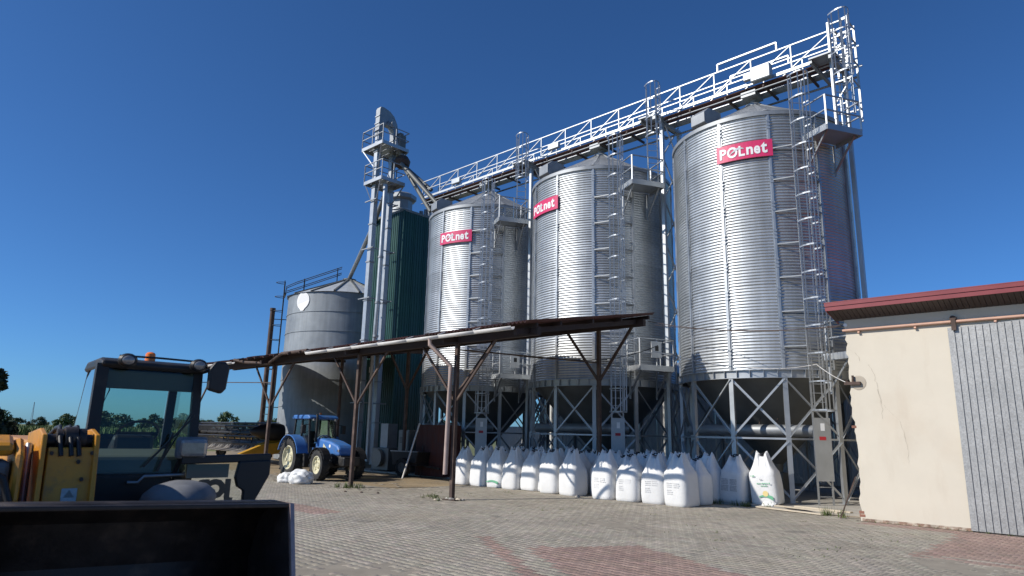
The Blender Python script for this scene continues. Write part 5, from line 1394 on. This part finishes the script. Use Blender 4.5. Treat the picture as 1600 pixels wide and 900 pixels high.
# boards and rubble along the slab edge
for k, (p, q, lab) in enumerate((((-9.0, 20.42), (-6.9, 19.95), 'long pale board lying outermost on the slab edge by the silo'), ((-8.6, 20.75), (-6.6, 20.25), 'long pale board lying inside the outermost board'), ((-8.1, 21.1), (-6.4, 20.7), 'short pale board lying nearest the silo leg'))):
    t = thing('timber_board', lab, 'board', ((p[0] + q[0]) / 2, (p[1] + q[1]) / 2, .0), math.atan2(q[1] - p[1], q[0] - p[0]), 'boards lying by the slab edge')
    L = math.hypot(q[0] - p[0], q[1] - p[1]); z0 = .01 if k == 0 else .06
    b = MB(); b.box(-L / 2, L / 2, -.075, .075, z0, z0 + .035); b.build('plank', 'board', t, bevel=.004)
o = bar('rusty_bar', None, (-6.35, 19.6, .0), (-5.93, 19.75, 1.1), .05, .03, 'rust'); tag(o, 'short rusty bar leaning on the broken corner of the beige wall', 'bar')
rn = random.Random(21)
def stone(name, x, y, s, m, lab, cat, grp=None):
    bm = bmesh.new(); bmesh.ops.create_icosphere(bm, subdivisions=2, radius=s)
    for v in bm.verts: v.co = Vector((v.co.x * rn.uniform(.8, 1.3), v.co.y * rn.uniform(.8, 1.2), max(v.co.z * rn.uniform(.5, .7), -s * .2) + s * .2))
    me = bpy.data.meshes.new(name); bm.to_mesh(me); bm.free(); me.materials.append(M[m]); o = link(name, me); o.location = (x, y, .0); tag(o, lab, cat, grp); return o
for k in range(7):
    stone('rubble_lump', -15.75 + rn.uniform(-.5, .55), 14.15 + rn.uniform(-.35, .35), rn.uniform(.05, .11), 'board' if k % 2 else 'concrete', 'small pale lump lying at the foot of the canopy post with the downpipe', 'rubble', 'rubble at the post foot')
for k in range(3): stone('clod', -19.9 + k * .5, 13.1 + .3 * k, .05, 'rust', 'small dark clod on the paving near the canopy', 'clod', 'clods on the paving')
stone('stone', -14.2, 18.35, .09, 'concrete', 'small pale stone on the paving at the foot of the bag row', 'stone')
# grass and weeds in the joints
def tufts(spots, seed):
    rn = random.Random(seed); b = MB()
    for x, y, n, h in spots:
        for _ in range(n):
            a = rn.uniform(0, 6.28); r = rn.uniform(0, .16); px_, py_ = x + r * math.cos(a), y + r * math.sin(a); hh = h * rn.uniform(.4, 1.1); l = rn.uniform(.01, .08); w = rn.uniform(.006, .014); d = rn.uniform(0, 6.28)
            dx, dy = math.cos(d), math.sin(d)
            b.add([(px_ - dy * w, py_ + dx * w, 0), (px_ + dy * w, py_ - dx * w, 0), (px_ + dx * l * .5, py_ + dy * l * .5, hh * .7), (px_ + dx * l, py_ + dy * l, hh)], [(0, 1, 2), (0, 2, 3)])
    return b
sp_ = [(-21.4 + rn.uniform(-.5, .5), 14.2 + rn.uniform(-.4, .3), 14, .22) for _ in range(10)] + [(-16.3 + rn.uniform(-.9, .5), 14.1 + rn.uniform(-.4, .4), 10, .12) for _ in range(14)] + [(-10.0 + rn.uniform(-.7, .7), 20.45 + rn.uniform(-.1, .15), 14, .18) for _ in range(9)] + [(-6.6 + rn.uniform(-.3, .3), 20.0 + rn.uniform(-.15, .2), 16, .26) for _ in range(5)] + [(-9.0 + rn.uniform(-.4, .4), 20.5, 14, .16) for _ in range(4)] + [(-5.5 + .35 * k, 19.36, 5, .06) for k in range(9)]
sp_ += [(rn.uniform(-19, -4), rn.uniform(12.0, 18.2), 5, .04) for _ in range(60)]
o = tufts(sp_, 5).build('weeds', 'weed'); tag(o, 'sparse dry weeds in the paving joints', 'weeds', kind='stuff')

# ================================================================== WIRES
def wire(lab, pts, r=.012, m='gutter'):
    P = []
    for (a, c_, sag) in pts:
        a, c_ = Vector(a), Vector(c_)
        for i in range(13):
            u = i / 12; p = a.lerp(c_, u); p.z -= sag * 4 * u * (1 - u); P.append(p)
    b = MB(); b.path(P, r, 6); o = b.build('overhead_cable', m, None, 60); tag(o, lab, 'cable')
wire('pale cable from the wall bracket to the ladder of the nearest silo', [((-5.85, 19.44, 3.56), (-7.55, 22.2, 4.4), .05), ((-7.55, 22.2, 4.4), (-9.0, 21.75, 4.3), .05), ((-9.0, 21.75, 4.3), (-13.4, 21.9, 5.2), .12)])
wire('dark cable from the beige building eave to the canopy corner', [((-5.85, 19.44, 5.14), (-12.6, 20.4, 6.05), .25)], .012, 'rust')
wire('second dark cable between the building eave and the middle silo', [((-5.85, 19.48, 5.10), (-13.0, 21.5, 6.1), .15)], .009, 'rust')
wire('cable hanging below the canopy towards the middle silo platform', [((-21.0, 19.9, 5.6), (-14.45, 20.0, 4.75), .15), ((-14.45, 20.0, 4.75), (-13.2, 22.0, 5.4), .1)], .015, 'black')

# ================================================================== FIELD AND TREES
def cam_pt(px_, dist, z=0.0):
    X = (px_ - 800) / FPX * dist / math.cos(PITCH) * .98; p = to_yard((X, dist, z)); return p
def corn():
    rn = np.random.default_rng(5); b = MB(); n = 22000
    for k in range(n):
        d = 66 + 120 * rn.random() ** 2.2; px_ = -160 + 640 * rn.random(); p = cam_pt(px_, d); h = 1.5 + .35 * rn.random(); a = rn.random() * 6.28; w = .05 + .06 * rn.random() + d * .0006
        z0 = h * rn.random() * .75; z1 = min(z0 + .7, h); dx, dy = math.cos(a), math.sin(a)
        b.add([(p.x - dx * w, p.y - dy * w, z0), (p.x + dx * w, p.y + dy * w, z0), (p.x + dx * w * .4 + .15 * dy, p.y + dy * w * .4 - .15 * dx, z1)], [(0, 1, 2)])
    me = bpy.data.meshes.new('corn_field'); me.from_pydata(b.v, [], b.f); me.materials.append(M['corn']); return me
o = link('corn_field', corn()); tag(o, 'ripening corn field beyond the yard', 'corn', kind='stuff')
def crown(seed, r, h, z0, n, size, m, conifer=False):
    rn = np.random.default_rng(seed)
    L = 14; lobes = []
    for k in range(L):
        u = rn.random(); zz = z0 + h * (.12 + .8 * u); rr = r * (math.sqrt(max(.05, 1 - (2 * u - .85) ** 2)) if not conifer else (1 - u) * 1.05 + .05)
        a = rn.random() * 6.28; d = rr * (.35 + .45 * rn.random()); lobes.append((d * math.cos(a), d * math.sin(a), zz, r * (.28 + .25 * rn.random()) * (1 if not conifer else .6)))
    V = []; Fc = []
    for k in range(n):
        c = lobes[rn.integers(L)]; q = rn.normal(size=3); q /= np.linalg.norm(q); rad = c[3] * (.55 + .5 * rn.random())
        p = np.array(c[:3]) + q * rad * np.array([1, 1, .8]); u_ = rn.normal(size=3); u_ /= np.linalg.norm(u_); v_ = np.cross(u_, q + .3 * rn.normal(size=3)); v_ /= np.linalg.norm(v_) + 1e-6
        s = size * (.6 + .8 * rn.random()); i0 = len(V)
        V += [tuple(p - u_ * s), tuple(p + v_ * s * .6), tuple(p + u_ * s), tuple(p - v_ * s * .6)]; Fc.append((i0, i0 + 1, i0 + 2, i0 + 3))
    me = bpy.data.meshes.new('crown'); me.from_pydata(V, [], Fc); me.materials.append(M[m]); return me
def trunk(h, r, seed):
    rn = random.Random(seed); b = MB(); b.path([(0, 0, -.1), (rn.uniform(-.1, .1), .05, h * .4), (rn.uniform(-.3, .3), 0, h * .75)], r, 8)
    for k in range(5):
        a = rn.uniform(0, 6.28); z = h * rn.uniform(.3, .6); b.tube((0, 0, z), (math.cos(a) * h * .22, math.sin(a) * h * .22, z + h * .25), r * .5, 6, r * .15)
    return b.mesh('trunk', 'bark')
CR = [crown(k, 3.6 + .5 * k, 7.5 + .5 * (k % 3), 1.0, 1500, .42, 'leaf') for k in range(4)]; TK = [trunk(7, .28, k) for k in range(2)]
rn = random.Random(9); k = 0; px_ = -60
while px_ < 760:
    d = rn.uniform(215, 300); p = cam_pt(px_, d)
    t = thing('tree', 'leafy tree in the far treeline beyond the corn field', 'tree', (p.x, p.y, 0), rn.uniform(0, 6), 'far treeline trees'); s_ = rn.uniform(.42, .75) * (1.0 if px_ < 60 or px_ > 105 else .6); t.scale = (s_ * 1.25, s_ * 1.25, s_)
    link('crown', CR[k % 4], t); link('trunk', TK[k % 2], t); k += 1; px_ += rn.uniform(9, 19)
p = cam_pt(-12, 38)
t = thing('conifer_tree', 'dark conifer at the yard edge beyond the telehandler boom', 'tree', (p.x, p.y, 0))
link('crown', crown(77, 2.6, 5.6, .3, 7000, .16, 'leafdark', True), t); link('trunk', trunk(5.0, .16, 7), t)
p = cam_pt(73, 480)
t = thing('lattice_mast', 'thin lattice mast standing far off above the treeline', 'mast', (p.x, p.y, 0))
for k in range(3): bar('leg', t, (.8 * math.cos(k * 2.1), .8 * math.sin(k * 2.1), 0), (.15 * math.cos(k * 2.1), .15 * math.sin(k * 2.1), 17), .16, .16, 'galv_dull')
for z in range(2, 16, 2): bar('lacing', t, (.6, 0, z), (-.5, .4, z + 1), .08, .08, 'galv_dull')
